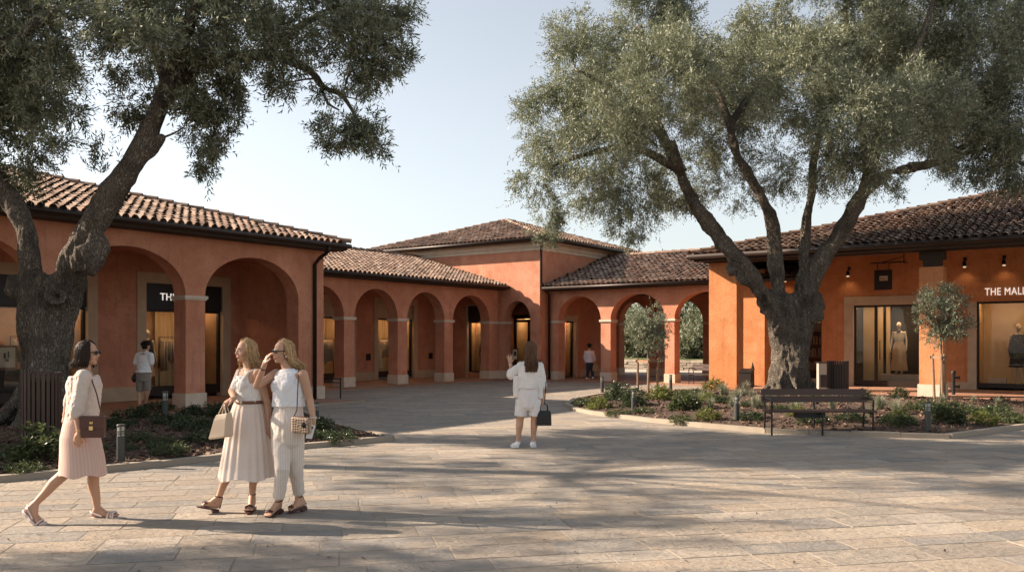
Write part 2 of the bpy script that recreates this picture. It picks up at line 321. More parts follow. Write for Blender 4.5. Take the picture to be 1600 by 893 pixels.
# ================================================================== BUILDINGS
def FV(v0): return lambda s, o, z: UV(v0+o, s, z)      # wall facing +v, s runs along u
def FU(u0): return lambda s, o, z: UV(s, u0-o, z)      # wall facing -u, s runs along v
def FVm(v0): return lambda s, o, z: UV(v0-o, s, z)
def FUp(u0): return lambda s, o, z: UV(s, u0+o, z)
def wall_grid(m, s0, s1, z0, z1, o0, o1, holes=(), mi=0):
    ss = sorted(set([s0, s1]+[min(max(h[k], s0), s1) for h in holes for k in (0, 1)]))
    zz = sorted(set([z0, z1]+[min(max(h[k], z0), z1) for h in holes for k in (2, 3)]))
    def full(i, j):
        if i < 0 or j < 0 or i >= len(ss)-1 or j >= len(zz)-1: return False
        a, b = (ss[i]+ss[i+1])/2, (zz[j]+zz[j+1])/2
        return not any(h[0] < a < h[1] and h[2] < b < h[3] for h in holes)
    for i in range(len(ss)-1):
        for j in range(len(zz)-1):
            if not full(i, j): continue
            a, b, c, d = ss[i], ss[i+1], zz[j], zz[j+1]
            m.quad((a,o1,c),(b,o1,c),(b,o1,d),(a,o1,d), mi); m.quad((a,o0,c),(a,o0,d),(b,o0,d),(b,o0,c), mi)
            if not full(i-1, j): m.quad((a,o0,c),(a,o1,c),(a,o1,d),(a,o0,d), mi)
            if not full(i+1, j): m.quad((b,o0,c),(b,o0,d),(b,o1,d),(b,o1,c), mi)
            if not full(i, j-1): m.quad((a,o0,c),(b,o0,c),(b,o1,c),(a,o1,c), mi)
            if not full(i, j+1): m.quad((a,o0,d),(a,o1,d),(b,o1,d),(b,o0,d), mi)
def arch_wall(m, s0, s1, zs, zt, o0, o1, openings, n=22):
    prev = s0
    for a, b, rise in openings:
        if a > prev: m.box((prev,o0,zs),(a,o1,zt))
        c, h = (a+b)/2, (b-a)/2
        pts = [(c-h*math.cos(math.pi*k/n), zs+rise*math.sin(math.pi*k/n)) for k in range(n+1)]
        for (x0, y0), (x1, y1) in zip(pts[:-1], pts[1:]):
            m.quad((x0,o1,y0),(x1,o1,y1),(x1,o1,zt),(x0,o1,zt)); m.quad((x0,o0,y0),(x0,o0,zt),(x1,o0,zt),(x1,o0,y1))
            m.quad((x0,o0,y0),(x1,o0,y1),(x1,o1,y1),(x0,o1,y0)); m.quad((x0,o0,zt),(x0,o1,zt),(x1,o1,zt),(x1,o0,zt))
        prev = b
    if s1 > prev: m.box((prev,o0,zs),(s1,o1,zt))
def pillar(bld, xf, s0, s1, o0, o1, z0, zs, smat, capital=True, plinth=True):
    m = M(xf); m.box((s0,o0,z0),(s1,o1,zs)); p = m.build('pillar', smat, bld)
    if capital:
        m = M(xf); e = .055
        m.box((s0-e,o0-e,zs-.085),(s1+e,o1+e,zs-.004)); m.box((s0-e*.55,o0-e*.55,zs-.12),(s1+e*.55,o1+e*.55,zs-.085))
        m.build('capital', MT['cap'], p)
    if plinth:
        m = M(xf); e = .03; m.box((s0-e,o0-e,z0-.02),(s1+e,o1+e,z0+.36)); m.build('plinth', MT['cap'], p)
    return p
def text_mesh(name, body, size, xf, s, o, z, mt, parent, extr=.012, width=None, tilt=None):
    cu = bpy.data.curves.new(name, 'FONT'); cu.body = body; cu.size = size; cu.extrude = extr; cu.space_character = 1.08
    t = bpy.data.objects.new(name+'_src', cu); COL.objects.link(t)
    dg = bpy.context.evaluated_depsgraph_get(); me = bpy.data.meshes.new_from_object(t.evaluated_get(dg)); bpy.data.objects.remove(t)
    vs = [v.co.copy() for v in me.vertices]; fs = [tuple(p.vertices) for p in me.polygons]; bpy.data.meshes.remove(me)
    k = 1.0
    if width: k = width/max(1e-6, max(v.x for v in vs))
    m = M(xf); m.add([(s+v.x*k, o+v.z, z+v.y) for v in vs], fs); return m.build(name, mt, parent, recalc=False)
def tile_roof(m, E0, e, g, pitch, L, D, inside, deck, sp=.235, rowl=.36, r=.088, seed=1):
    """tiles on a slope: E0 eave start, e along the eave, g up-slope in plan; deck = polygon [(s,t)] ; m has mats (tile, deck)"""
    rg = np.random.RandomState(seed); E0, e, g = Vector(E0), Vector(e), Vector(g)
    up = (g+Z3*pitch).normalized(); nr = e.cross(up); nr = nr if nr.z > 0 else -nr
    kk = math.sqrt(1+pitch*pitch)
    def pt(s, t, h=0): return E0+e*s+g*t+Z3*(pitch*t)+nr*h
    n = len(deck)
    m.add([pt(s,t,-.02) for s, t in deck]+[pt(s,t,-.14) for s, t in deck], [tuple(range(n)), tuple(range(2*n-1,n-1,-1))]+[(i,(i+1)%n,n+(i+1)%n,n+i) for i in range(n)], 1)
    nc = int(L/sp)+1; nrw = int(D*kk/rowl)+1; K = 6
    for c in range(nc):
        for q in range(nrw):
            for kind in (0, 1):
                s = (c+.5*kind)*sp+rg.uniform(-.012,.012); t0 = (q*rowl-.05)/kk; t1 = t0+(rowl+.07)/kk
                if not inside(s, (t0+t1)/2): continue
                yaw = rg.uniform(-.02,.02)*(4 if rg.rand() < .04 else 1); dz = rg.uniform(-.006,.008); vs = []
                for j, (t, rr, hz) in enumerate(((t0, r*1.06, .030), (t1, r*.86, .004))):
                    for i in range(K):
                        th = math.pi*i/(K-1)
                        if kind == 0: vs.append(pt(s+yaw*j*2-rr*math.cos(th), t, .03+dz+hz+rr*.95*math.sin(th)))
                        else: vs.append(pt(s+yaw*j-rr*1.05*math.cos(th), t, .065+dz+hz-rr*.75*math.sin(th)))
                m.add(vs, [(i,i+1,K+i+1,K+i) for i in range(K-1)], 0)
def ridge_tiles(m, a, b, r=.12, seg=.42, seed=3):
    rg = np.random.RandomState(seed); a, b = Vector(a), Vector(b); d = (b-a); n = max(1, int(d.length/seg)); d.normalize()
    side = d.cross(Z3).normalized(); up = side.cross(d).normalized(); K = 7; step = (b-a).length/n
    for i in range(n):
        vs = []
        for q, (t, rr, hz) in enumerate(((i*step, r*1.08, .03), ((i+1)*step+.06, r*.9, .0))):
            for k in range(K):
                th = math.pi*(k/(K-1)); vs.append(a+d*t+side*(rr*math.cos(th))+up*(rr*.9*math.sin(th)+hz+.03+rg.uniform(-.004,.004)))
        m.add(vs, [(k,k+1,K+k+1,K+k) for k in range(K-1)], 0)
def shop_window(bld, xf, s0, s1, z0, z1, sur=.28, head=.3, panel=0, text=None, mull=(), depth=1.3, room='room', lamp=True, name='shop_window', frame=True, sill=.2, tx=.3, tsize=.26, tw=None, zf=.05, stone=0, curtain=None):
    """opening s0..s1 x z0..z1; panel = height of the dark (or stone) board over the glass"""
    zt = z1-panel; m = M(xf)
    if sur: m.box((s0-sur,-.29,zf),(s0,.05,z1+head)); m.box((s1,-.29,zf),(s1+sur,.05,z1+head)); m.box((s0,-.29,z1),(s1,.05,z1+head))
    else: m.box((s0,-.28,z0-.12),(s1,-.02,z0))
    wnd = m.build(name, MT['cream'] if sur else MT['black'], bld)
    m = M(xf); t = .07
    m.box((s0,-.2,z0-sill),(s1,-.1,z0+.06)); m.box((s0,-.2,zt-t),(s1,-.1,zt+.045)); m.box((s0,-.2,z0+.06),(s0+t,-.1,zt-t)); m.box((s1-t,-.2,z0+.06),(s1,-.1,zt-t))
    for q in mull: m.box((q-.05,-.2,z0+.06),(q+.05,-.1,zt-t))
    m.build('metal_frame', MT['metal'], wnd)
    m = M(xf); m.quad((s0+.02,-.15,z0),(s1-.02,-.15,z0),(s1-.02,-.15,zt-.02),(s0+.02,-.15,zt-.02)); m.build('glass', MT['glass'], wnd, recalc=False)
    m = M(xf); d = -.3-depth; e = .004
    m.quad((s0,d,z0-.02),(s1,d,z0-.02),(s1,d,zt+.1),(s0,d,zt+.1)); m.quad((s0-e,-.3,z0-.02),(s0-e,d,z0-.02),(s0-e,d,zt+.1),(s0-e,-.3,zt+.1))
    m.quad((s1+e,-.3,z0-.02),(s1+e,d,z0-.02),(s1+e,d,zt+.1),(s1+e,-.3,zt+.1)); m.quad((s0,-.3,zt+.1),(s1,-.3,zt+.1),(s1,d,zt+.1),(s0,d,zt+.1)); m.quad((s0,-.25,z0-.03),(s1,-.25,z0-.03),(s1,d,z0-.03),(s0,d,z0-.03))
    m.build('display_room', MT[room], wnd, recalc=False)
    if lamp:
        w_ = s1-s0; k = max(2, int(w_/.55))
        for i in range(k):
            m = M(xf); c = s0+w_*(i+.5)/k; m.box((c-.07,-.3-depth*.28-.07,zt+.02),(c+.07,-.3-depth*.28+.07,zt+.06)); m.build('ceiling_light', MT['lamp'], wnd)
    if curtain:
        m = M(xf); n_ = 60; a0, a1 = curtain; vs = []
        for i in range(n_+1):
            q = i/n_; o_ = d+.10+.035*math.sin(q*n_*.9)+.015*math.sin(q*37+1)
            vs += [(a0+(a1-a0)*q, o_, z0), (a0+(a1-a0)*q, o_, zt+.05)]
        m.add(vs, [(2*i,2*i+2,2*i+3,2*i+1) for i in range(n_)]); m.build('curtain', MT['curtain'], wnd, smooth=True, recalc=False)
    if panel:
        m = M(xf); m.box((s0,-.24,zt),(s1,-.03 if not stone else -.06,z1)); pn = m.build('sign_panel' if not stone else 'stone_panel', MT['panel'] if not stone else MT['cream'], wnd)
        if text: text_mesh('lettering', text, tsize, xf, s0+tx, -.02, zt+(panel-tsize*.7)/2, MT['white'], wnd, width=tw)
    return wnd
def gutter(bld, pts, r=.075):
    m = M(); m.tube([Vector(UV(*p)) for p in pts], r, 8); return m.build('gutter', MT['metal'], bld, smooth=True)
def downpipe(bld, pts, r=.05):
    m = M(); m.tube([Vector(UV(*p)) for p in pts], r, 8); return m.build('downpipe', MT['metal'], bld, smooth=True)
PT = .29
# ------------------------------------------------------------------ long arcade house on the left
b = thing('arcade_building', 'low red terracotta shop arcade with hip roof behind the left olive tree', 'building', UV(-19.45, 12, 0), -AU)
v0 = -19.45; zs = 2.88; F1 = FV(v0)
ops = [(2.7,5.79,1.1),(6.35,9.41,1.1),(9.97,13.03,1.1),(13.59,16.65,1.1)]
m = M(F1); arch_wall(m, 1.6, 17.59, zs, 4.45, -.5, 0, ops); m.build('arcade_wall', MT['stucco_red'], b)
for a, c, cp in ((1.6,2.7,1),(5.79,6.35,1),(9.41,9.97,1),(13.03,13.59,1),(16.65,17.59,0)):
    pillar(b, F1, a, c, -.5, 0, .05, zs, MT['stucco_red'], bool(cp))
m = M(FV(-23.1))
W1 = (14.18,16.75); W0 = (9.6,12.47); W00 = (4.9,8.2)
wall_grid(m, 1.6, 17.4, .05, 4.45, -.3, 0, [(W[0]-.2,W[1]+.2,-.1,3.62) for W in (W00,W0,W1)])
m.build('shop_wall', MT['stucco_red'], b)
m = M(FV(-23.1))
for a, c in ((1.6,W00[0]-.27),(W00[1]+.27,W0[0]-.27),(W0[1]+.27,W1[0]-.27),(W1[1]+.27,17.38)): m = M(FV(-23.1)); m.box((a,-.1,.05),(c,.035,.44)); m.build('skirting', MT['cream'], b)
m = M(UV)   # end walls and rear walls
wall_grid(M(), 0,1,0,1,0,1)
m.box((-33,17.4,.0),(-19.96,17.58,4.44)); m.box((-33,1.62,0),(-32.5,17.08,4.44)); m.box((-32.48,1.62,0),(-23.45,2.1,4.44))
m.build('end_wall', MT['stucco_red'], b)
m = M(UV); m.box((-23.08,2.0,4.15),(-19.97,17.38,4.22)); m.build('arcade_ceiling', MT['stucco_red'], b)
m = M(); e0 = UV(-18.85, 1.4, 4.52)
D = 7.0; L = 16.6
tile_roof(m, e0, U3, -V3, PT, L, D, lambda s, t: 0 <= s <= L-t and t <= D, [(0,0),(L,0),(L-D,D),(0,D)], seed=2)
tile_roof(m, UV(-18.85,18.0,4.52), -V3, -U3, PT, 14, D, lambda s, t: t <= s <= 14-t and t <= D, [(0,0),(14,0),(7,7)], seed=3)
m.add([UV(-32.85,1.4,4.4),UV(-32.85,18.0,4.4),UV(-25.85,11.0,6.53),UV(-25.85,1.4,6.53)], [(0,1,2,3)], 1)
ridge_tiles(m, UV(-18.8,18.05,4.55), UV(-25.85,11.0,6.58)); ridge_tiles(m, UV(-25.85,11.0,6.58), UV(-25.85,1.4,6.58)); ridge_tiles(m, UV(-32.85,18.0,4.5), UV(-25.85,11.0,6.58))
m.build('roof', [MT['tile'], MT['deck']], b, recalc=False)
gutter(b, [(-18.77,1.3,4.49),(-18.77,18.02,4.49)], .066)
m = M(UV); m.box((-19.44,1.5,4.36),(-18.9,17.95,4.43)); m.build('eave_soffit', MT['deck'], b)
downpipe(b, [(-18.78,17.2,4.45),(-18.8,17.2,4.30),(-19.2,17.2,4.1),(-19.38,17.2,3.95),(-19.38,17.2,.05)], .055)
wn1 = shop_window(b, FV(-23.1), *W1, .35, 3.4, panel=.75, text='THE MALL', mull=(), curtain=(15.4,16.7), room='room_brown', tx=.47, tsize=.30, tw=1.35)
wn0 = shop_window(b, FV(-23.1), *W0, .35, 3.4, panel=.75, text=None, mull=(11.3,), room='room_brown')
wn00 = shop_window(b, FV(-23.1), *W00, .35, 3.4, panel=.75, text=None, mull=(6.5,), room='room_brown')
# ------------------------------------------------------------------ middle arcade
b = thing('arcade_building', 'middle red terracotta arcade of four arches in shade joining the tower block', 'building', UV(-23.55, 24, 0), -AU)
v0 = -23.55; zs = 2.62; F1 = FV(v0)
ops = [(17.8,19.45,.95),(19.97,22.28,1.1),(22.8,25.12,1.1),(25.67,27.94,1.1),(28.5,31.05,1.1)]
m = M(F1); arch_wall(m, 17.62, 31.68, zs, 4.1, -.5, 0, ops); m.build('arcade_wall', MT['stucco_red'], b)
for a, c in ((19.45,19.97),(22.28,22.8),(25.12,25.67),(27.94,28.5),(31.05,31.66)): pillar(b, F1, a, c, -.5, 0, .05, zs, MT['stucco_red'])
X1 = (24.0,25.85); X2 = (27.42,29.72); X0 = (19.6,22.6)
m = M(FV(-26.9)); wall_grid(m, 17.62, 31.66, .05, 4.1, -.3, 0, [(W[0]-.2,W[1]+.2,-.1,3.58) for W in (X0,X1,X2)]); m.build('shop_wall', MT['stucco_red'], b)
m = M(FV(-26.9))
for a, c in ((17.62,X0[0]-.26),(X0[1]+.26,X1[0]-.26),(X1[1]+.26,X2[0]-.26),(X2[1]+.26,31.6)): m = M(FV(-26.9)); m.box((a,-.1,.05),(c,.035,.40)); m.build('skirting', MT['cream'], b)
for q, z in ((26.85,1.05),(30.9,1.05)):
    m = M(FV(-26.9)); m.box((q-.12,0,z-.14),(q+.12,.04,z+.14))
    for k in range(4): m.box((q-.10,.04,z-.11+k*.06),(q+.10,.052,z-.08+k*.06))
    m.build('wall_vent', MT['black'], b)
m = M(UV); m.box((-26.88,17.7,3.92),(-24.06,31.6,3.98)); m.build('arcade_ceiling', MT['stucco_red'], b)
m = M(UV); m.box((-33.0,17.65,0),(-32.6,31.6,4.0)); m.build('rear_wall', MT['stucco_red'], b)
m = M(); L = 14.1; D = 5.3
tile_roof(m, UV(-23.0,17.55,4.17), U3, -V3, PT, L, D, lambda s, t: 0 <= s <= L-.08 and t <= D, [(0,0),(L,0),(L,D),(0,D)], seed=4)
m.add([UV(-33.4,17.55,4.17),UV(-33.4,31.65,4.17),UV(-28.3,31.65,5.7),UV(-28.3,17.55,5.7)], [(0,1,2,3)], 1)
ridge_tiles(m, UV(-28.3,17.55,5.74), UV(-28.3,31.6,5.74))
m.build('roof', [MT['tile'], MT['deck']], b, recalc=False)
gutter(b, [(-22.92,17.65,4.14),(-22.92,31.66,4.14)], .075)
m = M(UV); m.box((-23.54,17.65,4.02),(-23.05,31.66,4.08)); m.build('eave_soffit', MT['deck'], b)
for W, mu in ((X0,(20.9,21.8)),(X1,()),(X2,())):
    shop_window(b, FV(-26.9), *W, .35, 3.35, curtain=(W[0]+.9,W[1]-.05), sur=.25, head=.28, panel=.62, stone=1, mull=mu)
# ------------------------------------------------------------------ tower block
b = thing('tower_building', 'taller square terracotta block with pyramid tile roof and cream cornice', 'building', UV(-26, 36, 0), -AU)
u0 = 31.7; F2 = FU(u0)
m = M(F2); arch_wall(m, -23.54, -21.28, 2.62, 4.3, -.5, 0, [(-23.2,-21.78,.9)])
wall_grid(m, -31, -21.28, 4.3, 5.78, -.5, 0); wall_grid(m, -31, -23.54, .05, 4.3, -.5, 0, [(-25.4,-23.95,.3,3.42)])
m.build('front_wall', MT['stucco_red'], b)
pillar(b, F2, -23.53, -23.2, -.5, 0, .05, 2.62, MT['stucco_red']); pillar(b, F2, -21.78, -21.28, -.5, 0, .05, 2.62, MT['stucco_red'], False, False)
m = M(FV(-21.28)); wall_grid(m, 32.2, 39.4, .05, 5.78, -.4, 0, [(33.45,34.75,.05,2.9)]); m.build('side_wall', MT['stucco_red'], b)
m = M(UV); m.box((-31,39,.0),(-21.7,39.4,5.78)); m.box((-31,32.21,0),(-30.6,39,5.77)); m.build('rear_wall', MT['stucco_red'], b)
m = M(UV)
for e, z0, z1 in ((.05,5.70,5.84),(.10,5.84,6.02),(.2,6.02,6.12)):
    m.box((-31-e,31.7-e,z0),(-21.28+e,39.4+e,z1-.002))
m.build('cornice', MT['cap'], b)
m = M(FU(34.6)); wall_grid(m, -25.6, -21.69, .05, 4.2, -.3, 0, [(-24.95,-23.35,.05,3.0)]); m.build('porch_wall', MT['stucco_red'], b)
m = M(UV); m.box((-25.6,32.22,.05),(-25.3,34.58,4.2)); m.box((-25.28,32.22,4.0),(-21.7,34.58,4.1)); m.build('porch_lining', MT['stucco_red'], b)
m = M(UV); m.box((-24.0,32.21,.05),(-23.56,32.6,4.0)); m.build('porch_pier', MT['stucco_red'], b)
shop_window(b, FU(34.6), -24.77, -23.5, .3, 2.72, sur=.0, head=.0, mull=(-23.95,), depth=1.5)
shop_window(b, F2, -25.3, -24.05, .3, 3.36, sur=.1, head=.06, panel=.72, depth=.34)
shop_window(b, FV(-21.28), 33.65, 34.6, .1, 2.65, sur=.2, head=.25, depth=1.2)
a_ = Vector(UV(-25.9,35.6,7.75)); ze = 6.16
V0_, V1_, U0_, U1_ = -31.55, -20.65, 31.15, 40.0
m = M()
def hip(E0, e, g, L, D, apex_s, seed):
    tile_roof(m, E0, e, g, (7.75-ze)/D, L, D, lambda s, t: apex_s*t/D <= s <= L-(L-apex_s)*t/D and t <= D, [(0,0),(L,0),(apex_s,D)], seed=seed)
hip(UV(V0_,U0_,ze), V3, U3, V1_-V0_, 35.6-U0_, -25.9-V0_, 5)
hip(UV(V1_,U0_,ze), U3, -V3, U1_-U0_, V1_+25.9, 35.6-U0_, 6)
hip(UV(V0_,U0_,ze), U3, V3, U1_-U0_, -25.9-V0_, 35.6-U0_, 7)
m.add([UV(V0_,U1_,ze),UV(V1_,U1_,ze),tuple(a_)], [(0,1,2)], 1)
for c in ((V0_,U0_),(V1_,U0_),(V0_,U1_),(V1_,U1_)): ridge_tiles(m, UV(*c,ze+.02), a_+Z3*.03, r=.10)
m.build('roof', [MT['tile'], MT['deck']], b, recalc=False)
gutter(b, [(V0_-.05,U0_-.06,ze-.03),(V1_+.06,U0_-.06,ze-.03),(V1_+.06,U1_,ze-.03)], .075)
downpipe(b, [(-20.75,31.15,6.1),(-20.85,31.3,5.95),(-21.1,31.55,5.8),(-21.16,31.62,5.5),(-21.16,31.62,4.3),(-21.12,31.9,3.95),(-21.12,32.2,3.8),(-21.12,32.2,.05)], .055)
# ------------------------------------------------------------------ passage arcade on the right of the tower
b = thing('arcade_building', 'sunlit orange passage of three open arches between tower block and right shop', 'building', UV(-17, 34, 0), -AU)
u0 = 32.35; F3 = FU(u0); zs = 2.64; SO = MT['stucco_orange']
ops = [(-20.77,-18.6,1.03),(-18.13,-15.62,1.06),(-15.2,-12.65,1.06)]
m = M(F3); arch_wall(m, -21.26, -12.64, zs, 4.0, -.5, 0, ops); m.build('arcade_wall', MT['stucco_red'], b)
for i, (a, c) in enumerate(((-21.26,-20.77),(-18.6,-18.13),(-15.62,-15.2))): pillar(b, F3, a, c, -.5, 0, .05, zs, MT['stucco_red'])
F3r = FU(38.3)
ops = [(-20.97,-19.42,1.0),(-18.78,-16.55,1.05),(-15.9,-13.5,1.05)]
m = M(F3r); arch_wall(m, -21.26, -11.9, zs, 4.0, -.5, 0, ops); m.build('rear_arcade_wall', MT['stucco_red'], b)
for a, c in ((-21.26,-20.97),(-19.42,-18.78),(-16.55,-15.9),(-13.5,-11.9)): pillar(b, F3r, a, c, -.5, 0, .05, zs, MT['stucco_red'])
m = M(FV(-21.28)); m.box((35.0,-.1,.05),(38.2,.035,.42)); m.build('skirting', MT['cream'], b)
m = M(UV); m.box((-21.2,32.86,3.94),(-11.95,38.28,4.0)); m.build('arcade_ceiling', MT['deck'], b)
m = M(); L = 11.6; D = 5.75
tile_roof(m, UV(-21.2,31.85,4.06), V3, U3, .305, L, D, lambda s, t: 0 <= s <= L and t <= D, [(0,0),(L,0),(L,D),(0,D)], seed=8)
m.add([UV(-21.2,43.3,4.06),UV(-9.6,43.3,4.06),UV(-9.6,37.6,5.8),UV(-21.2,37.6,5.8)], [(0,3,2,1)], 1)
ridge_tiles(m, UV(-21.2,37.6,5.84), UV(-10.5,37.6,5.84))
m.build('roof', [MT['tile'], MT['deck']], b, recalc=False)
gutter(b, [(-21.2,31.77,4.03),(-12.6,31.77,4.03)], .07)
m = M(UV); m.box((-21.2,31.9,3.92),(-12.3,32.34,3.97)); m.build('eave_soffit', MT['deck'], b)
# ------------------------------------------------------------------ shop with portico on the right
b = thing('shop_building', 'orange shop with deep portico, dark beam and tile roof behind right olive tree', 'building', UV(-6, 34, 0), -AU)
m = M(FU(34.0)); Y0 = (-11.3,-9.87); Y1 = (-8.7,-6.0); Y2 = (-4.6,-1.5)
wall_grid(m, -12.2, 8, .05, 6.1, -.3, 0, [(Y0[0],Y0[1],.25,3.14),(Y1[0]-.28,Y1[1]+.28,-.1,3.33),(Y2[0]-.2,Y2[1]+.2,-.1,3.3),(-12.3,-11.2,4.6,6.2),(-11.2,-10,4.85,6.2),(-10,-8,5.15,6.2),(-8,-6,5.75,6.2)])
m.build('shop_wall', SO, b)
m = M(FUp(34)); m.box((-12.2,.302,0),(-11.9,11,4.6)); m.box((7.7,.302,0),(8,11,5.8)); m.box((-11.88,10.7,0),(7.68,11,5.8)); m.build('rear_wall', SO, b)
F4 = FU(28.8)
m = M(UV); m.box((-12.63,32.2,.04),(-11.45,33.98,4.44)); m.build('corner_wall', SO, b)
p = pillar(b, F4, -12.22, -11.22, -.64, 0, .05, 4.45, SO, False, False)
for a in (-5.45, .6, 6.6):
    m = M(F4); m.box((a,-.62,.05),(a+.66,0,3.97)); p = m.build('pillar', SO, b)
    m = M(F4); m.box((a-.06,-.68,2.93),(a+.72,.06,3.06)); m.build('capital', MT['cap'], p)
    m = M(F4); m.box((a-.04,-.66,.0),(a+.70,.04,.42)); m.build('plinth', MT['cap'], p)
    m = M(F4); m.box((a-.02,-.5,4.2),(a+.68,-.1,4.44)); m.box((a+.08,-.46,3.98),(a+.58,-.14,4.2)); m.build('timber_bracket', MT['deck'], p)
m = M(UV); m.box((-12.4,28.9,4.46),(8,29.3,4.74)); m.build('timber_beam', MT['deck'], b)
m = M(FU(34))
for a, c in ((-12.2,Y1[0]-.36),(Y1[1]+.36,Y2[0]-.27)): m = M(FU(34)); m.box((a,-.1,.05),(c,.03,.30)); m.build('skirting', MT['cream'], b)
m = M(); EV, EU, ez = -12.6, 28.2, 4.66
L = 21.5; D = 9.6
tile_roof(m, UV(EV,EU,ez), V3, U3, PT, L, D, lambda s, t: t <= s <= L and t <= D, [(0,0),(L,0),(L,D),(D,D)], sp=.25, rowl=.38, r=.095, seed=9)
tile_roof(m, UV(EV,EU,ez), U3, V3, PT, 19.2, D, lambda s, t: t <= s <= 19.2-t and t <= D, [(0,0),(19.2,0),(9.6,9.6)], seed=10)
m.add([UV(EV,EU+19.2,ez),UV(EV+L,EU+19.2,ez),UV(EV+L,EU+9.6,ez+9.6*PT),UV(EV+9.6,EU+9.6,ez+9.6*PT)], [(0,1,2,3)], 1)
ridge_tiles(m, UV(EV-.04,EU-.04,ez+.03), UV(EV+D,EU+D,ez+D*PT+.04), r=.13)
m.build('roof', [MT['tile'], MT['deck']], b, recalc=False)
gutter(b, [(EV-.08,EU-.1,ez-.03),(EV+L,EU-.1,ez-.03)], .085); gutter(b, [(EV-.1,EU-.06,ez-.03),(EV-.1,EU+8,ez-.03)], .085)
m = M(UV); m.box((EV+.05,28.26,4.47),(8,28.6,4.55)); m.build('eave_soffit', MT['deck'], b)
# windows
w0 = shop_window(b, FU(34), *Y0, .25, 3.14, sur=0, head=0, depth=1.0, room='room', sill=.0)
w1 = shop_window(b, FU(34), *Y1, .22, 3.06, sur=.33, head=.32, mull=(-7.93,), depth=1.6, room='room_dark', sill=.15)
m = M(FU(34)); m.box((Y1[0],-1.5,.2),(-7.98,-1.44,3.1)); m.box((-7.88,-1.6,.22),(-7.74,-1.5,3.1)); m.build('beige_partition', MT['room'], w1); m = M(FU(34)); m.box((-7.7,-.62,3.07),(-6.7,-.46,3.13)); m.build('added_lamp', MT['lamp'], w1)  # unseen lamp added over the mannequin to brighten its dress
m = M(FU(34)); m.tube([(-7.78,-.06,1.05),(-7.78,-.06,1.75)], .015, 6); m.box((-7.80,-.1,1.08),(-7.76,-.06,1.1)); m.box((-7.80,-.1,1.70),(-7.76,-.06,1.72)); m.build('door_handle', MT['metal'], w1)
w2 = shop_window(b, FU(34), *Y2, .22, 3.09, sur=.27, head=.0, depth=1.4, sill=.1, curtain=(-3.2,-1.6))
m = M(FU(34)); m.box((-4.78,.0,3.088),(-1.2,.10,3.76)); sg = m.build('sign_panel', SO, w2); text_mesh('lettering', 'THE MALL', .36, FU(34), -4.33, .115, 3.30, MT['white'], w2, extr=.015, width=1.24)
for q, z in ((-8.85,4.2),(-4.95,4.35),(-3.75,4.35),(-11.2,4.1)):
    m = M(FU(34)); m.box((q-.05,0,z+.18),(q+.05,.03,z+.3)); m.tube([(q,.03,z+.22),(q,.18,z+.2),(q,.2,z+.1)], .014, 6)
    m.tube([(q,.2,z+.13),(q+.02,.27,z-.05)], [.055,.07], 10); s_ = m.build('spotlight', MT['black'], b)
    m = M(FU(34)); m.tube([(q+.02,.272,z-.052),(q+.021,.276,z-.062)], .055, 10); m.build('spotlight_lens', MT['spot'], s_)
    ld = bpy.data.lights.new('spotlight_lamp', 'SPOT'); ld.energy = 2; ld.color = (1,.72,.42); ld.spot_size = R(115); ld.spot_blend = .8; ld.shadow_soft_size = .08; lo = bpy.data.objects.new('spotlight_lamp', ld); COL.objects.link(lo)
    p0 = Vector(FU(34)(q+.02, .31, z-.09)); lo.parent = s_; lo.matrix_parent_inverse = world_of(s_).inverted(); lo.location = p0; lo.rotation_euler = (U3*.25-Z3).to_track_quat('-Z','Y').to_euler()
# hanging sign
t = thing('hanging_sign', 'dark square sign with white mark hanging from an iron bracket on the portico wall', 'sign', UV(-7.9, 33.2, 3.7), -AU)
sc_ = P(1380, 437, 31.6); m = M()
pr = 31.6/F
ctr = Vector(sc_); 
m.obox(ctr, V3*.30, U3*.03, Z3*.36); m.build('sign_board', MT['metal'], t)
fm = lambda s, o, z: tuple(ctr+V3*s-U3*o+Z3*z)
m = M(fm); m.box((-.12,.032,-.03),(.16,.036,.14)); m.build('white_plate', MT['cap'], t)
text_mesh('emblem', 'MALL', .13, fm, -.10, .04, 0.0, MT['panel'], t, extr=.002, width=.24)
m = M(); top = ctr+Z3*.62
m.tube([ctr-V3*.2+Z3*.36, ctr-V3*.2+Z3*.62], .014, 6); m.tube([ctr+V3*.2+Z3*.36, ctr+V3*.2+Z3*.62], .014, 6)
m.tube([top-V3*.45, top+V3*.72], .022, 6); m.tube([top-V3*.1+Z3*0, top+V3*.70+Z3*.2], .014, 6); m.tube([top+V3*.70-Z3*.05, top+V3*.70+Z3*.28], .02, 6); m.tube([top+V3*.70, top+V3*.7+U3*(34-.583*ctr.x-.812*ctr.y)], .02, 6)
m.build('iron_bracket', MT['black'], t)
# ================================================================== GROUND
m = M(); m.quad((-400,-60,-.05),(400,-60,-.05),(400,900,-.05),(-400,900,-.05)); structure(m.build('terrain', MT['grass']))
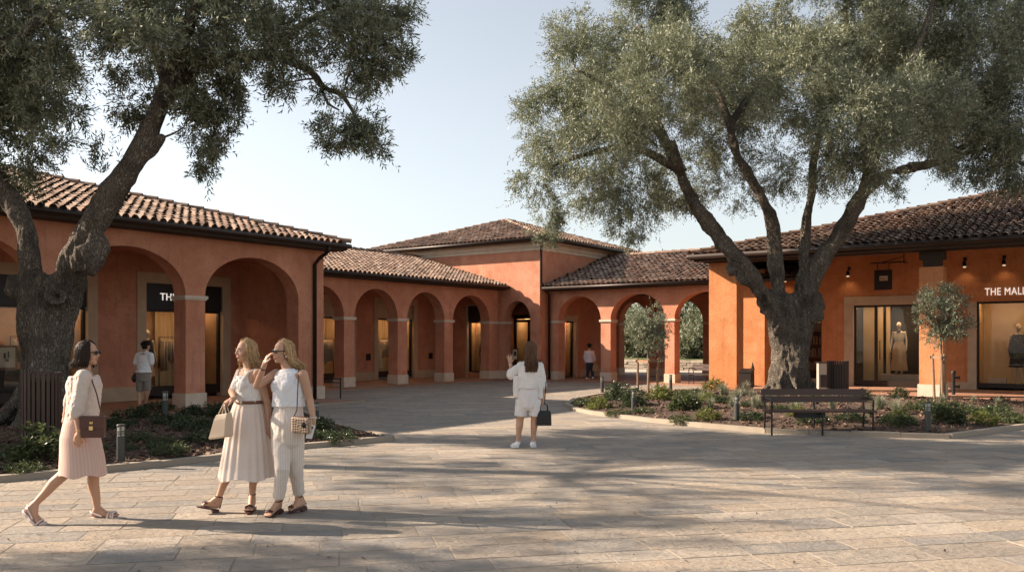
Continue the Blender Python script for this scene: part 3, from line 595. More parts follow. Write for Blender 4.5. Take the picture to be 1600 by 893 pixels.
# stone slabs laid in rows
rg = np.random.RandomState(5); ROT = R(12); cr_, sr_ = math.cos(ROT), math.sin(ROT)
m = M(); y = -2.0
while y < 52:
    rowh = rg.choice([.27,.33,.39,.45]); x = -24+rg.uniform(0, 1)
    while x < 36:
        ln = rg.uniform(.42, 1.0); g_ = .005
        cx, cy = x+ln/2, y+rowh/2; X = cr_*cx-sr_*cy; Y = sr_*cx+cr_*cy
        if Y > 2.5 and Y < 50 and abs(X) < .62*Y+9:
            tx, ty, dz = rg.normal(0,.0010), rg.normal(0,.0012), abs(rg.normal(0,.0010))
            vs = []
            for (a, c, zz) in ((g_,g_,-.03),(ln-g_,g_,-.03),(ln-g_,rowh-g_,-.03),(g_,rowh-g_,-.03),(g_+.004,g_+.004,0),(ln-g_-.004,g_+.004,0),(ln-g_-.004,rowh-g_-.004,0),(g_+.004,rowh-g_-.004,0)):
                px, py = x+a+rg.normal(0,.0035), y+c+rg.normal(0,.0035)
                vs.append((cr_*px-sr_*py, sr_*px+cr_*py, zz+(0 if zz < 0 else dz+tx*(a-ln/2)+ty*(c-rowh/2))))
            m.add(vs, [(4,5,6,7),(0,1,5,4),(1,2,6,5),(2,3,7,6),(3,0,4,7)])
        x += ln
    y += rowh
structure(m.build('paving', MT['paving'], recalc=False))
m = M(); m.quad((-45,-20,-.002),(60,-20,-.002),(60,52,-.002),(-45,52,-.002)); structure(m.build('paving_joints', MT['mortar']))
# arcade floors
def flr(poly, z=.05): 
    m = M(); m.prism([UV(v, u)[:2] for v, u in poly], -.04, z); return structure(m.build('arcade_floor', MT['floor']))
flr([(-23.2,1.5),(-17.9,1.5),(-17.9,17.5),(-23.2,17.5)]); flr([(-27,17.7),(-23.0,17.7),(-23.0,31.1),(-27,31.1)])
flr([(-25.5,31.15),(-21.0,31.15),(-21.0,34.7),(-25.5,34.7)]); flr([(-20.98,31.75),(-11.5,31.75),(-11.5,38.9),(-20.98,38.9)]); flr([(-12.3,28.3),(8,28.3),(8,34.2),(-12.3,34.2)])
m = M()
def kerb_line(m, pts, w_=.16, z0=-.03, z1=.10, seg=.95, closed=True):
    pts = [Vector((p[0], p[1], 0)) for p in pts]; n = len(pts)
    for i in range(n if closed else n-1):
        a, c = pts[i], pts[(i+1) % n]; L = (c-a).length; k = max(1, round(L/seg)); d = (c-a).normalized(); nn = Vector((-d.y, d.x, 0))
        for q in range(k):
            s0, s1 = L*q/k+(.004 if q else -.02), L*(q+1)/k-.004; dz = random.uniform(-.006,.006)
            m.obox(a+d*((s0+s1)/2)+Z3*((z0+z1+dz)/2), d*((s1-s0)/2), nn*(w_/2), Z3*((z1+dz-z0)/2))
m = M(); kerb_line(m, [UV(-17.82,2)[:2], UV(-17.82,17.6)[:2], UV(-19.4,17.68)[:2]], .14, -.04, .055, 1.2, False); structure(m.build('kerb', MT['kerb']))
def smooth_poly(pts, it=2, keep=()):
    pts = [Vector((p[0], p[1])) for p in pts]
    for _ in range(it):
        out = []
        for i in range(len(pts)):
            a, c = pts[i], pts[(i+1) % len(pts)]
            out += [a*.75+c*.25, a*.25+c*.75]
        pts = out
    return pts
class Bed:
    def __init__(s, name, poly, c, h):
        s.p = [Vector((p[0], p[1])) for p in poly]; s.c = Vector(c); s.h = h
        fr = [1,.97,.9,.78,.6,.4,.2]; vs = []; n = len(s.p); fs = []
        for f in fr:
            for q in s.p: pp = s.c+(q-s.c)*f; vs.append((pp.x, pp.y, s.zf(f)+(.02*mnoise.noise((pp.x*1.3,pp.y*1.3,0)) if f < .95 else 0)))
        vs.append((s.c.x, s.c.y, s.zf(0)))
        for k in range(len(fr)-1):
            for i in range(n): j = (i+1) % n; fs.append((k*n+i, k*n+j, (k+1)*n+j, (k+1)*n+i))
        L = (len(fr)-1)*n
        for i in range(n): fs.append((L+i, L+(i+1) % n, len(vs)-1))
        m = M(); m.add(vs, fs); structure(m.build(name, MT['soil'], smooth=True))
        m = M(); kerb_line(m, s.p, .14, -.03, .085); structure(m.build('kerb', MT['kerb']))
    def zf(s, f): f = min(1, max(0, f)); return .06+s.h*(1-f*f)
    def frac(s, x, y):
        d = Vector((x, y))-s.c; L = d.length
        if L < 1e-4: return 0
        d /= L; best = 1e9; n = len(s.p)
        for i in range(n):
            a = s.p[i]-s.c; e = s.p[(i+1) % n]-s.p[i]; den = d.x*e.y-d.y*e.x
            if abs(den) < 1e-9: continue
            t = (a.x*e.y-a.y*e.x)/den; q = (a.x*d.y-a.y*d.x)/den
            if t > 0 and -1e-6 <= q <= 1.000001: best = min(best, t)
        return L/best
    def z(s, x, y): return s.zf(s.frac(x, y))
LB = [(-13.2,8.6),(-9.6,9.5),(-6.28,10.72),(-4.85,12.04),(-4.27,12.75),(-3.46,14.0),(-2.55,14.75),(-2.10,15.1),(-2.25,15.5),(-3.0,16.5),(-3.9,18.4),(-4.6,19.9),UV(-17.6,14.8)[:2],UV(-17.6,12)[:2],UV(-17.6,6)[:2],UV(-17.6,2.5)[:2],(-14.2,9.6)]
BL = Bed('planting_bed', LB, (-7.6,14.6), .16)
RBp = [(1.45,23.2),(1.58,21.7),(1.95,20.5),(2.45,19.6),(3.0,18.6),(3.85,17.5),(4.8,16.45),(6.2,15.9),(7.75,15.5),(10.2,17.4),(13.5,19.9),UV(-2.4,27.6)[:2],UV(-6,27.7)[:2],UV(-12,27.7)[:2],(4.9,29.8),(2.9,27.9),(1.85,25.4)]
BR = Bed('planting_bed', RBp, (6.9,22.0), .26)
def inpoly(p, x, y):
    c = False; n = len(p)
    for i in range(n):
        a, b_ = p[i], p[(i+1) % n]
        if (a[1] > y) != (b_[1] > y) and x < (b_[0]-a[0])*(y-a[1])/(b_[1]-a[1])+a[0]: c = not c
    return c
def chips(bed, n, seed):
    rg = np.random.RandomState(seed); xs = [p.x for p in bed.p]; ys = [p.y for p in bed.p]; m = M(); k = 0
    while k < n:
        x, y = rg.uniform(min(xs), max(xs)), rg.uniform(min(ys), max(ys))
        if not inpoly(bed.p, x, y) or bed.frac(x, y) > .97 or abs(x) > .62*y: continue
        if rg.rand() > (14.0/y)**1.5: continue
        a = Vector((rg.normal(), rg.normal(), rg.normal()*.5)).normalized(); b_ = a.cross(Vector((rg.normal(), rg.normal(), rg.normal()))).normalized(); c = a.cross(b_)
        l = rg.uniform(.02,.05); m.obox((x, y, bed.z(x, y)+.012), a*l, b_*l*.45, c*.004); k += 1
    return tag(m.build('bark_mulch', MT['chip'], recalc=False), 'brown bark mulch covering the soil of the planting bed', 'mulch', kind='stuff')
chips(BL, 5200, 1); chips(BR, 4200, 2)
m = M(); rg = np.random.RandomState(8)
for k in range(420):
    d = 6.3+rg.exponential(6); x = rg.uniform(-.62,.62)*d
    if d > 26 or inpoly(BL.p, x, d) or inpoly(BR.p, x, d): continue
    a = rg.uniform(0, 6.28); l = rg.uniform(.012,.034); A = Vector((math.cos(a), math.sin(a), rg.uniform(-.3,.3))); B = Vector((-math.sin(a), math.cos(a), rg.uniform(-.3,.3)))
    c = Vector((x, d, .012)); m.add([c-A*l, c+B*l*.35, c+A*l, c-B*l*.35], [(0,1,2,3)])
tag(m.build('fallen_leaves', MT['chip'], recalc=False), 'small brown fallen leaves scattered over the stone paving', 'leaves', kind='stuff')
# garden beyond the passage
m = M(); m.prism([UV(-40,40.5)[:2],UV(5,40.5)[:2],UV(5,47.6)[:2],UV(-40,47.6)[:2]], -.04, .02); structure(m.build('garden_path', MT['path']))
t = thing('stone_wall', 'low dry stone wall beyond the open passage arches', 'wall', UV(-15, 48.2, 0), -AU); m = M(UV); rg = np.random.RandomState(3)
for r_ in range(4):
    v = -38.0+rg.uniform(0,.3)
    while v < -12:
        l = rg.uniform(.2,.5); dz = rg.uniform(-.02,.02); dp = rg.uniform(-.04,.04)
        m.box((v+.01,48+dp,.0+r_*.15+dz+.01),(v+l,48.4,.15+r_*.15+dz)); v += l
m.build('stone_courses', MT['drystone'], t)
m = M(UV); m.add([(-60,48.5,.3),(10,48.5,.3),(10,80,1.0),(-60,80,1.0),(-60,49.6,.62),(10,49.6,.62)], [(0,1,5,4),(4,5,2,3)]); structure(m.build('lawn', MT['grass']))
# ================================================================== FOLIAGE
def leaf_quads(base, d, ref, L, W):
    side = np.cross(d, ref); side /= np.linalg.norm(side, axis=1)[:, None]+1e-9
    a = base; b_ = base+d*(L*.5)[:, None]+side*(W*.5)[:, None]; c = base+d*L[:, None]; e = base+d*(L*.5)[:, None]-side*(W*.5)[:, None]
    return np.stack([a, b_, c, e], 1).reshape(-1, 3)
def nrm(a): return a/(np.linalg.norm(a, axis=-1, keepdims=True)+1e-9)
def crown_leaves(subs, rg, nsp=26, nl=13, leaf=(.075,.11), ratio=.23, sprig=(.22,.42), out=.6, droop=.15, spread=.8):
    """subs: list of (centre, radius, outward dir)"""
    C = np.array([s[0] for s in subs]); Rr = np.array([s[1] for s in subs]); O = np.array([s[2] for s in subs]); n = len(subs)
    C = np.repeat(C, nsp, 0); Rr = np.repeat(Rr, nsp); O = np.repeat(O, nsp, 0); N = len(C)
    rd = nrm(rg.normal(size=(N, 3))); start = C+rd*(Rr*rg.uniform(.05,.75,N))[:, None]
    d = nrm(rd*.8+O*out+nrm(rg.normal(size=(N, 3)))*.6+np.array([0,0,-droop])); sl_ = rg.uniform(*sprig, N)*np.clip(Rr/.45, .6, 1.3)*np.where(rg.rand(N) < .10, 1.7, 1.0)
    bend = nrm(rg.normal(size=(N, 3)))*.35+np.array([0,0,-droop*1.2])
    t = np.linspace(.08, 1, nl)[None, :, None]
    pos = start[:, None]+d[:, None]*sl_[:, None, None]*t+bend[:, None]*sl_[:, None, None]*t*t*.5
    dd = nrm(d[:, None]+bend[:, None]*t)
    px = nrm(np.cross(d, nrm(rg.normal(size=(N, 3)))))[:, None]
    sgn = np.where(np.arange(nl) % 2 == 0, 1, -1)[None, :, None]
    rot = nrm(np.cross(dd, np.broadcast_to(px, dd.shape)))
    mixp = np.where((np.arange(nl)//2 % 2 == 0)[None, :, None], px, rot)
    ld = nrm(dd*.75+mixp*sgn*spread+rg.normal(size=dd.shape)*.22)
    pos = pos.reshape(-1, 3); ld = ld.reshape(-1, 3); K = len(pos)
    Ls = rg.uniform(*leaf, K); ref = nrm(rg.normal(size=(K, 3))+np.array([0,0,1.2]))
    return leaf_quads(pos, ld, ref, Ls, Ls*ratio)
def subs_of(clumps, rg, k=1.0, rsub=(.3,.55), inner=.45):
    out = []
    for c, rx, ry, rz, *rest in clumps:
        dens = rest[0] if rest else 1.0
        vol = (rx*ry+ry*rz+rx*rz)/3*4*math.pi
        n = max(3, int(k*dens*vol/.55))
        for _ in range(n):
            u = nrm(rg.normal(size=3)); f = inner+(1-inner)*rg.rand()**.6
            rs = rg.uniform(*rsub)*min(1, max(.5, min(rx, rz)/.6))
            p = np.array(c)+u*np.array([rx, ry, rz])*f
            p = p+nrm(rg.normal(size=3))*rg.uniform(0,.15)
            out.append((p, rs, nrm(u*np.array([1/rx,1/ry,1/rz]))))
    return out
def leaves_mesh(vlist, name, mt, parent):
    v = np.concatenate(vlist); q = np.arange(len(v)).reshape(-1, 4); return np_mesh(name, v, q, mt, parent)
def branches(m, subs, nodes, rg, r0=.035, step=1, lmax=2.0):
    nd = np.array([list(p) for p, r in nodes]); nr_ = np.array([r for p, r in nodes])
    for c, rs, o in subs[::step]:
        dist = np.linalg.norm(nd-c, axis=1)+np.where(nd[:, 2] > c[2]+.2, .8, 0); i = int(dist.argmin()); a = Vector(nd[i]); b_ = Vector(c); L = (b_-a).length
        if L < .15 or L > lmax: continue
        r = min(r0, nr_[i]*.7)*min(1.3, .5+.25*L)
        m1 = a.lerp(b_, .35)+Vector(rg.normal(0, .14*L, 3)); m2 = a.lerp(b_, .7)+Vector(rg.normal(0, .11*L, 3))+Z3*(.05*L)
        m.tube([a, m1, m2, b_], [r, r*.75, r*.5, r*.25], 5)
def bark_disp(amp):
    def f(c):
        n1 = mnoise.noise((c.x*2.6, c.y*2.6, c.z*.7)); n2 = mnoise.noise((c.x*5.5+3, c.y*5.5, c.z*1.2)); n3 = mnoise.noise((c.x*15, c.y*15+9, c.z*4)); n4 = mnoise.noise((c.x*1.3, c.y*1.3+5, c.z*1.1))
        k = 1.0 if c.z < 3.2 else max(.4, 1-(c.z-3.2)*.45)
        return amp*k*(.55-2.2*abs(n1)-1.1*abs(n2)+n3*.35+n4*.9-.35)
    return f
def resample(pl, step=.35):
    out = []
    for (a, ra), (b_, rb) in zip(pl[:-1], pl[1:]):
        a, b_ = Vector(a), Vector(b_); k = max(1, int((b_-a).length/step))
        for i in range(k): t = i/k; out.append((a.lerp(b_, t), ra+(rb-ra)*t))
    out.append((Vector(pl[-1][0]), pl[-1][1])); return out
def spline(pl, k=4):
    pts = [Vector(p) for p, r in pl]; rr = [r for p, r in pl]; out = []
    for i in range(len(pts)-1):
        p0, p1, p2, p3 = pts[max(i-1,0)], pts[i], pts[i+1], pts[min(i+2,len(pts)-1)]
        for q in range(k):
            t = q/k; out.append((.5*((2*p1)+(p2-p0)*t+(2*p0-5*p1+4*p2-p3)*t*t+(3*p1-p0-3*p2+p3)*t**3), rr[i]+(rr[i+1]-rr[i])*t))
    out.append((pts[-1], rr[-1])); return out
def big_tree(t, trunk_lines, limb_lines, clumps, lmat, seed, vox, knots=(), holes=(), k=1.0, amp=.07, nsp=26, leaf=(.075,.11), roots=None, rsub=(.3,.55), extra=None, br_step=1, droop=.15):
    rg = np.random.RandomState(seed); m = M()
    for pl in trunk_lines: m.chain(resample(spline(pl), .3), 14)
    for c, r in knots: m.ell(c, r, r*.8, r)
    if roots:
        c, r, n, L = roots
        for i in range(n):
            a = 6.283*i/n+rg.uniform(-.25,.25); d = Vector((math.cos(a), math.sin(a), 0)); l = L*rg.uniform(.8,1.25)
            m.chain([(Vector(c)+d*r*.45+Z3*1.15, r*.36), (Vector(c)+d*r*.78+Z3*.5, r*.30), (Vector(c)+d*(r+l*.35)+Z3*.12, r*.24), (Vector(c)+d*(r+l)-Z3*.12, r*.10)])
    base_d = bark_disp(amp)
    def disp(p):
        v = base_d(p)
        for hc, hr, hd in holes:
            q = (p-Vector(hc)).length/hr
            if q < 1: v -= hd*(1-q*q)**2
            elif q < 1.9: v += hd*.32*(1-abs(q-1.4)/.5)
        return v
    remesh(m, 'trunk', MT['bark'], t, vox, 2, disp)
    m = M(); nodes = []
    for pl in limb_lines: 
        s_ = spline(pl); m = M(); m.tube([p for p, r in s_], [r for p, r in s_], 9, wob=.10); nodes += resample(s_, .3); m.build('limb', MT['bark'], t, smooth=True)
    m = M()
    for pl in trunk_lines: nodes += resample(pl, .3)[-8:]
    subs = subs_of(clumps, rg, k, rsub); branches(m, subs, nodes, rg, step=br_step, lmax=.85)
    tag(m.build('branchwork', MT['twig'], t, smooth=True), kind='stuff')
    vl = [crown_leaves(subs, rg, nsp=nsp, leaf=leaf, droop=droop)]
    if extra: vl.append(crown_leaves(extra, rg, nsp=7, leaf=leaf, droop=-.4, out=.9))
    o = leaves_mesh(vl, 'crown', lmat, t); print('leaves', t.name, len(o.data.polygons)); return t
# ---- left olive
D0 = 16.4
def LP(px, py, dd=0): return P(px, py, D0+dd)
gz = BL.z(-8.7, D0)
t = thing('olive_tree', 'huge old olive tree with hollow knot on forked trunk beside the left arcade', 'tree', (-8.7, D0, gz))
s1 = D0/F
trunk = [
 [(LP(74,690),0.528),(LP(72,640),0.466),(LP(70,560),0.422),(LP(72,500),0.414),(LP(76,455),0.387)],
 [(LP(52,680),0.320),(LP(50,600),0.256),(LP(50,520),0.240),(LP(48,455),0.240),(LP(45,400),0.232),(LP(38,350,.1),0.224),(LP(15,310,.2),0.200),(LP(-20,262,.2),0.184),(LP(-45,200,0),0.160),(LP(-70,120,-.3),0.120)],
 [(LP(84,600),0.288),(LP(92,520),0.296),(LP(104,462),0.304),(LP(116,415,-.1),0.288),(LP(136,368,-.2),0.272),(LP(168,312,-.3),0.248),(LP(205,258,-.4),0.240),(LP(232,205,-.3),0.216),(LP(252,160,-.2),0.176),(LP(268,110,0),0.136)],
 [(LP(215,250,-.35),0.192),(LP(238,228,-.42),0.160),(LP(252,216,-.42),0.104)],
]
limbs = [
 [(LP(262,125,0),.18),(LP(300,104,.3),.14),(LP(345,94,.4),.12),(LP(415,86,.2),.10),(LP(480,108,0),.075),(LP(505,136,-.1),.055),(LP(535,150,-.2),.04),(LP(560,190,-.3),.025)],
 [(LP(268,112,0),.16),(LP(285,60,-.5),.13),(LP(310,0,-.9),.11),(LP(340,-70,-1.2),.08)],
 [(LP(262,130,0),.14),(LP(240,70,.8),.11),(LP(210,10,1.2),.09),(LP(180,-60,1.4),.07)],
 [(LP(-60,150,-.2),.14),(LP(-20,90,-.9),.10),(LP(40,50,-1.2),.08),(LP(90,10,-1.0),.06)],
 [(LP(-65,140,-.2),.14),(LP(-110,60,.4),.11),(LP(-150,-20,.8),.08)],
 [(LP(415,86,.2),.09),(LP(470,40,.6),.07),(LP(540,10,.6),.05),(LP(610,20,.4),.03)],
 [(LP(310,0,-.9),.09),(LP(400,-30,-.8),.07),(LP(500,-40,-.4),.05)],
 [(LP(500,130,-.1),.03),(LP(512,160,-.2),.025),(LP(530,172,-.2),.015)],
]
def clp(lst, d0, f):
    out = []
    for px, py, rx, rz, dd, *r in lst:
        k = (d0+dd)/F; out.append((P(px, py, d0+dd), rx*k*.86, min(rx, rz)*k*.95, rz*k*.86, *r))
    return out
LC = [(-60,30,110,110,-1),(30,100,80,90,0),(20,215,70,65,.4),(85,190,42,60,-1.0),(-5,285,55,30,.8),(30,40,80,60,1),(165,10,75,45,-1.5),(90,10,60,45,0),(190,85,50,35,1.5),(215,150,36,50,1.6,.6),(280,50,90,60,-.6),(265,130,45,35,1.5),(333,140,38,55,.9),
      (326,205,34,55,.4),(308,185,34,40,-.6),(332,250,25,36,.3),(345,170,30,40,.1),(390,45,85,55,-1),(385,118,45,30,.4),(480,40,90,55,0),(468,132,45,32,-.5),(560,60,75,55,-.5),(545,185,48,40,-.5),(560,225,32,38,-.3),(520,200,32,25,.2),(590,105,50,42,0),(615,50,36,40,0),(605,12,35,40,.3),
      (500,-50,110,50,0,.6),(300,-60,150,60,-.4,.7),(110,-70,140,60,.4,.7),(-90,-60,140,80,0,.6),(-150,80,80,90,.8,.7),(200,-150,180,70,0,.4),(0,-160,150,70,0,.4),(60,130,70,60,2.2),(300,20,110,60,2.6),(450,60,60,40,2.0,.7),(200,40,90,45,-2.4,.7),(60,60,70,50,-2.2,.7)]
ex = [(np.array(LP(150+i*3, 268-i*11, -.3)), .22, np.array((.1,0,1.0))) for i in range(4)]+[(np.array(LP(195, 268, -.3)), .1, np.array((.3,0,1.0)))]
big_tree(t, trunk, limbs, clp(LC, D0, F), MT['leaf_l'], 21, .034, knots=[(LP(24,452,-.1),.20),(LP(27,440),.18),(LP(138,405,-.35),.34),(LP(150,385,-.35),.27),(LP(128,395,-.5),.2),(LP(88,462,-.42),.24)],
         holes=[(LP(87,463,-.62),.13,.17),(LP(141,398,-.62),.10,.06)], k=2.0, nsp=24, br_step=3, roots=((-8.75,D0,gz), .52, 8, .5), extra=ex, leaf=(.085,.135), amp=.075)
left_olive = t
# a third olive further left, outside the picture; its crown shades the front of the plaza
dup(left_olive, (-14.6, 7.15, 0), R(200), 'olive tree standing left of the plaza outside the view', scale=1.0)
# ---- right olive
D1 = 25.2
def RP(px, py, dd=0): return P(px, py, D1+dd)
gz = BR.z(8.0, D1)
t = thing('olive_tree', 'massive olive tree with four spreading limbs behind the bench on the right', 'tree', (8.0, D1, gz))
trunk = [
 [(RP(1232,640),0.570),(RP(1232,600),0.497),(RP(1231,550),0.469),(RP(1230,505),0.497),(RP(1228,480),0.497)],
 [(RP(1248,610,-.2),0.302),(RP(1250,540,-.2),0.286),(RP(1257,490,-.1),0.319),(RP(1262,450),0.311),(RP(1285,405),0.277),(RP(1315,362,-.1),0.260),(RP(1335,325,-.2),0.235),(RP(1352,298,-.2),0.202),(RP(1385,272,0),0.160),(RP(1430,262,.3),0.126)],
 [(RP(1222,520,-.1),0.353),(RP(1205,478,-.2),0.353),(RP(1178,440,-.3),0.311),(RP(1150,405,-.4),0.286),(RP(1122,370,-.4),0.260),(RP(1098,335,-.4),0.227),(RP(1082,312,-.3),0.202),(RP(1065,275,-.1),0.168),(RP(1050,225,0),0.134)],
 [(RP(1220,490),0.286),(RP(1215,440,.1),0.252),(RP(1212,395,.2),0.235),(RP(1207,350,.2),0.218),(RP(1192,310,.2),0.193),(RP(1170,272,.2),0.168),(RP(1150,240,.3),0.143),(RP(1140,190,.5),0.118)],
 [(RP(1252,460),0.218),(RP(1256,410,.2),0.168),(RP(1258,375,.3),0.160),(RP(1261,335,.3),0.143),(RP(1268,300,.3),0.143),(RP(1272,250,.2),0.109),(RP(1285,190,0),0.084)],
]
limbs = [
 [(RP(1420,262,.2),.15),(RP(1450,257,.4),.13),(RP(1475,248,.4),.11),(RP(1510,225,.3),.08),(RP(1560,190,0),.05)],
 [(RP(1350,300,-.2),.2),(RP(1370,230,-.8),.15),(RP(1400,150,-1),.12),(RP(1440,60,-.8),.09),(RP(1470,-40,-.4),.06)],
 [(RP(1360,290,-.2),.14),(RP(1345,200,1),.11),(RP(1330,110,1.4),.09),(RP(1320,10,1.6),.07)],
 [(RP(1065,270,-.1),.17),(RP(1030,200,-.4),.13),(RP(1010,120,-.3),.10),(RP(1000,40,0),.07)],
 [(RP(1060,265,-.1),.14),(RP(990,230,-.6),.10),(RP(920,240,-.5),.07),(RP(860,260,-.3),.04)],
 [(RP(1140,195,.5),.13),(RP(1110,120,1.2),.10),(RP(1060,50,1.4),.07)],
 [(RP(1140,195,.5),.12),(RP(1190,120,1.6),.09),(RP(1230,40,1.6),.07)],
 [(RP(1285,190,0),.09),(RP(1265,120,-1.2),.07),(RP(1260,50,-1.4),.05)],
 [(RP(1035,215,-.3),.09),(RP(960,140,.4),.07),(RP(900,110,.4),.05)],
 [(RP(1475,248,.4),.08),(RP(1530,235,.8),.06),(RP(1590,225,.6),.04)],
]
RC = [(852,200,50,55,.5),(835,275,34,42,-.3),(850,335,26,30,0),(872,360,14,16,0,.7),(905,110,62,75,0),(940,215,75,80,-1.5),(1000,60,75,70,1),(1030,-20,70,50,0),(1040,140,90,95,-2),(990,300,48,52,0),(985,355,26,28,.5),(930,300,40,36,.8),(1065,275,62,52,1.2),
      (1125,190,66,66,2.4),(1195,70,60,65,1.5),(1150,298,40,42,2.6,.6),(1215,265,36,55,2.6,.7),(1250,120,85,85,-2.4),(1330,35,105,75,0),(1340,180,95,85,-3),(1300,255,58,42,-1.2),(1340,270,45,34,-2.2),(1445,55,95,85,1),(1430,170,88,80,-1.6),
      (1530,85,85,85,0),(1520,205,80,65,.5),(1590,165,75,90,-1),(1620,60,70,85,1),(1510,262,48,28,.2),(1570,272,48,28,0),(1610,255,40,40,0),(1400,290,26,16,.4,.7),(985,-80,80,55,0),(1290,-70,130,65,0),(1470,-70,140,75,0),(1630,-40,100,90,0),(1400,-150,160,70,0),
      (1155,120,85,85,4),(1350,100,140,95,4),(960,150,85,85,3.2),(1480,150,100,85,3.8),(1080,70,55,50,-.5),(890,55,35,30,.6)]
big_tree(t, trunk, limbs, clp(RC, D1, F), MT['leaf_r'], 33, .045, knots=[(RP(1276,470,-.25),.33),(RP(1272,490,-.3),.28),(RP(1160,460-25,-.5),.22),(RP(1140,422,-.6),.2),(RP(1200,470,-.4),.25)],
         holes=[(RP(1174,462,-.62),.13,.10),(RP(1141,416,-.66),.12,.08)], k=1.45, nsp=31, roots=((8.0,D1,gz), .56, 9, .32), leaf=(.085,.13), rsub=(.34,.58), br_step=4, amp=.11)
right_olive = t
# ---- unseen umbrella pine added left of the plaza so its crown dapples the paving
t = thing('added_pine_tree', 'tall umbrella pine added out of view left of the plaza for its shade', 'tree', (-14.6, 14.0, 0)); b_ = Vector((-14.6, 14.0, 0)); m = M()
m.tube([b_-Z3*.1, b_+Vector((.1,0,3)), b_+Vector((-.1,.1,6)), b_+Vector((.1,0,9.2))], [.34,.28,.22,.14], 12, wob=.06); m.build('trunk', MT['bark'], t, smooth=True)
rq = np.random.RandomState(15); cl = []
for i in range(13):
    a = i*2.4; r_ = 4.6*math.sqrt((i+.5)/13); cl.append((np.array((-14.6+r_*math.cos(a)*1.15, 14.0+r_*math.sin(a)*.95, 9.6+rq.uniform(-.7,1.5))), 1.0, .95, .45))
sb = subs_of(cl, rq, 1.0, (.35,.6)); m = M(); branches(m, sb, [(b_+Vector((0,0,z)), .1) for z in (8.4,8.8,9.2)]+[(Vector(c), .05) for c, *_ in cl], rq, .05, 3)
for c, *_ in cl: m.tube([b_+Vector((0,0,8.6)), (b_+Vector((0,0,9.0))).lerp(Vector(c), .5), (b_+Vector((0,0,9.0))).lerp(Vector(c), .8)+Vector(rq.normal(0,.25,3)), Vector(c)], [.05,.035,.025,.015], 6)
tag(m.build('branchwork', MT['twig'], t), kind='stuff'); leaves_mesh([crown_leaves(sb, rq, nsp=11, nl=10, leaf=(.10,.16))], 'crown', MT['leaf_l'], t)
# ---- young staked olives
def small_tree(label, loc, h, cr, cz, seed, lmat):
    rg = np.random.RandomState(seed); t = thing('young_olive_tree', label, 'tree', loc); b_ = Vector(loc); m = M()
    m.tube([b_-Z3*.05, b_+Z3*h*.35+Vector((.02,.01,0)), b_+Z3*h*.62], [.035,.03,.022], 8, wob=.08); m.build('trunk', MT['twig'], t, smooth=True)
    c = np.array(b_)+np.array((0,0,h-cz*.95)); cl = [(c, cr*.8, cr*.75, cz*.85), (c+np.array((-cr*.35,0,cz*.25)), cr*.5, cr*.5, cz*.5), (c+np.array((cr*.3,.1,cz*.45)), cr*.45, cr*.45, cz*.5), (c+np.array((cr*.3,-.1,-cz*.4)), cr*.5, cr*.5, cz*.4)]
    subs = subs_of(cl, rg, 5.0, (.13,.22), .25); m = M(); branches(m, subs, [(b_+Z3*h*q, .03) for q in (.45,.52,.6)], rg, .012); m.build('branch', MT['twig'], t)
    leaves_mesh([crown_leaves(subs, rg, nsp=11, nl=10, leaf=(.05,.085), ratio=.26, sprig=(.14,.30), droop=0)], 'crown', lmat, t); return t
def stakes(label, loc, r, h, seed):
    t = thing('tree_stake', label, 'stake', loc); rg = np.random.RandomState(seed); b_ = Vector(loc); tops = []
    for i in range(3):
        a = i*2.094+.4; q = b_+Vector((math.cos(a)*r, math.sin(a)*r, 0)); tp = q+Z3*h+Vector((rg.normal(0,.02), rg.normal(0,.02), 0)); tops.append(tp)
        m = M(); m.tube([q-Z3*.1, tp], [.034,.031], 8); m.build('post', MT['stake'], t, smooth=False)
    for i in range(3):
        a, c = tops[i]-Z3*.08, tops[(i+1) % 3]-Z3*.08; m = M(); d = (c-a).normalized(); m.obox((a+c)/2, (c-a)/2+d*.06, d.cross(Z3)*.012, Z3*.035); m.build('cross_rail', MT['stake'], t)
    return t
g1 = G(1012, 622, .16); small_tree('young staked olive tree in front of the open passage arches', (g1.x, g1.y, .14), 2.55, .66, .72, 3, MT['leaf_r']); stakes('three wooden stakes with cross rails around the young olive by the arches', (g1.x, g1.y, .14), .30, 1.12, 1)
g2 = G(1470, 634, .16); small_tree('young olive tree in front of the portico pillar beside the lettered shop window', (g2.x, g2.y, .14), 2.95, .80, .78, 4, MT['leaf_l']); stakes('close set wooden stakes around the young olive by the portico pillar', (g2.x, g2.y, .14), .13, 1.28, 2)
# ---- background trees seen through the arches
def bg_tree(v, u, h, r, lm, label, seed, name='garden_tree'):
    rg = np.random.RandomState(seed); loc = UV(v, u, .3); t = thing(name, label, 'tree', loc, group='trees beyond the passage'); b_ = Vector(loc)
    m = M(); m.tube([b_-Z3*.3, b_+Z3*h*.3, b_+Z3*h*.6+Vector((.2,0,0))], [.2,.15,.08], 8, wob=.1); m.build('trunk', MT['twig'], t, smooth=True)
    c = np.array(b_); cl = []
    for i in range(8):
        q = c+np.array((rg.uniform(-.55,.55)*r, rg.uniform(-.5,.5)*r, h*rg.uniform(.22,.8))); rr = r*rg.uniform(.4,.6); cl.append((q, rr, rr, rr*.8))
    subs = subs_of(cl, rg, .5, (.4,.7)); leaves_mesh([crown_leaves(subs, rg, nsp=15, nl=9, leaf=(.16,.26), ratio=.35, sprig=(.3,.55))], 'crown', lm, t); return t
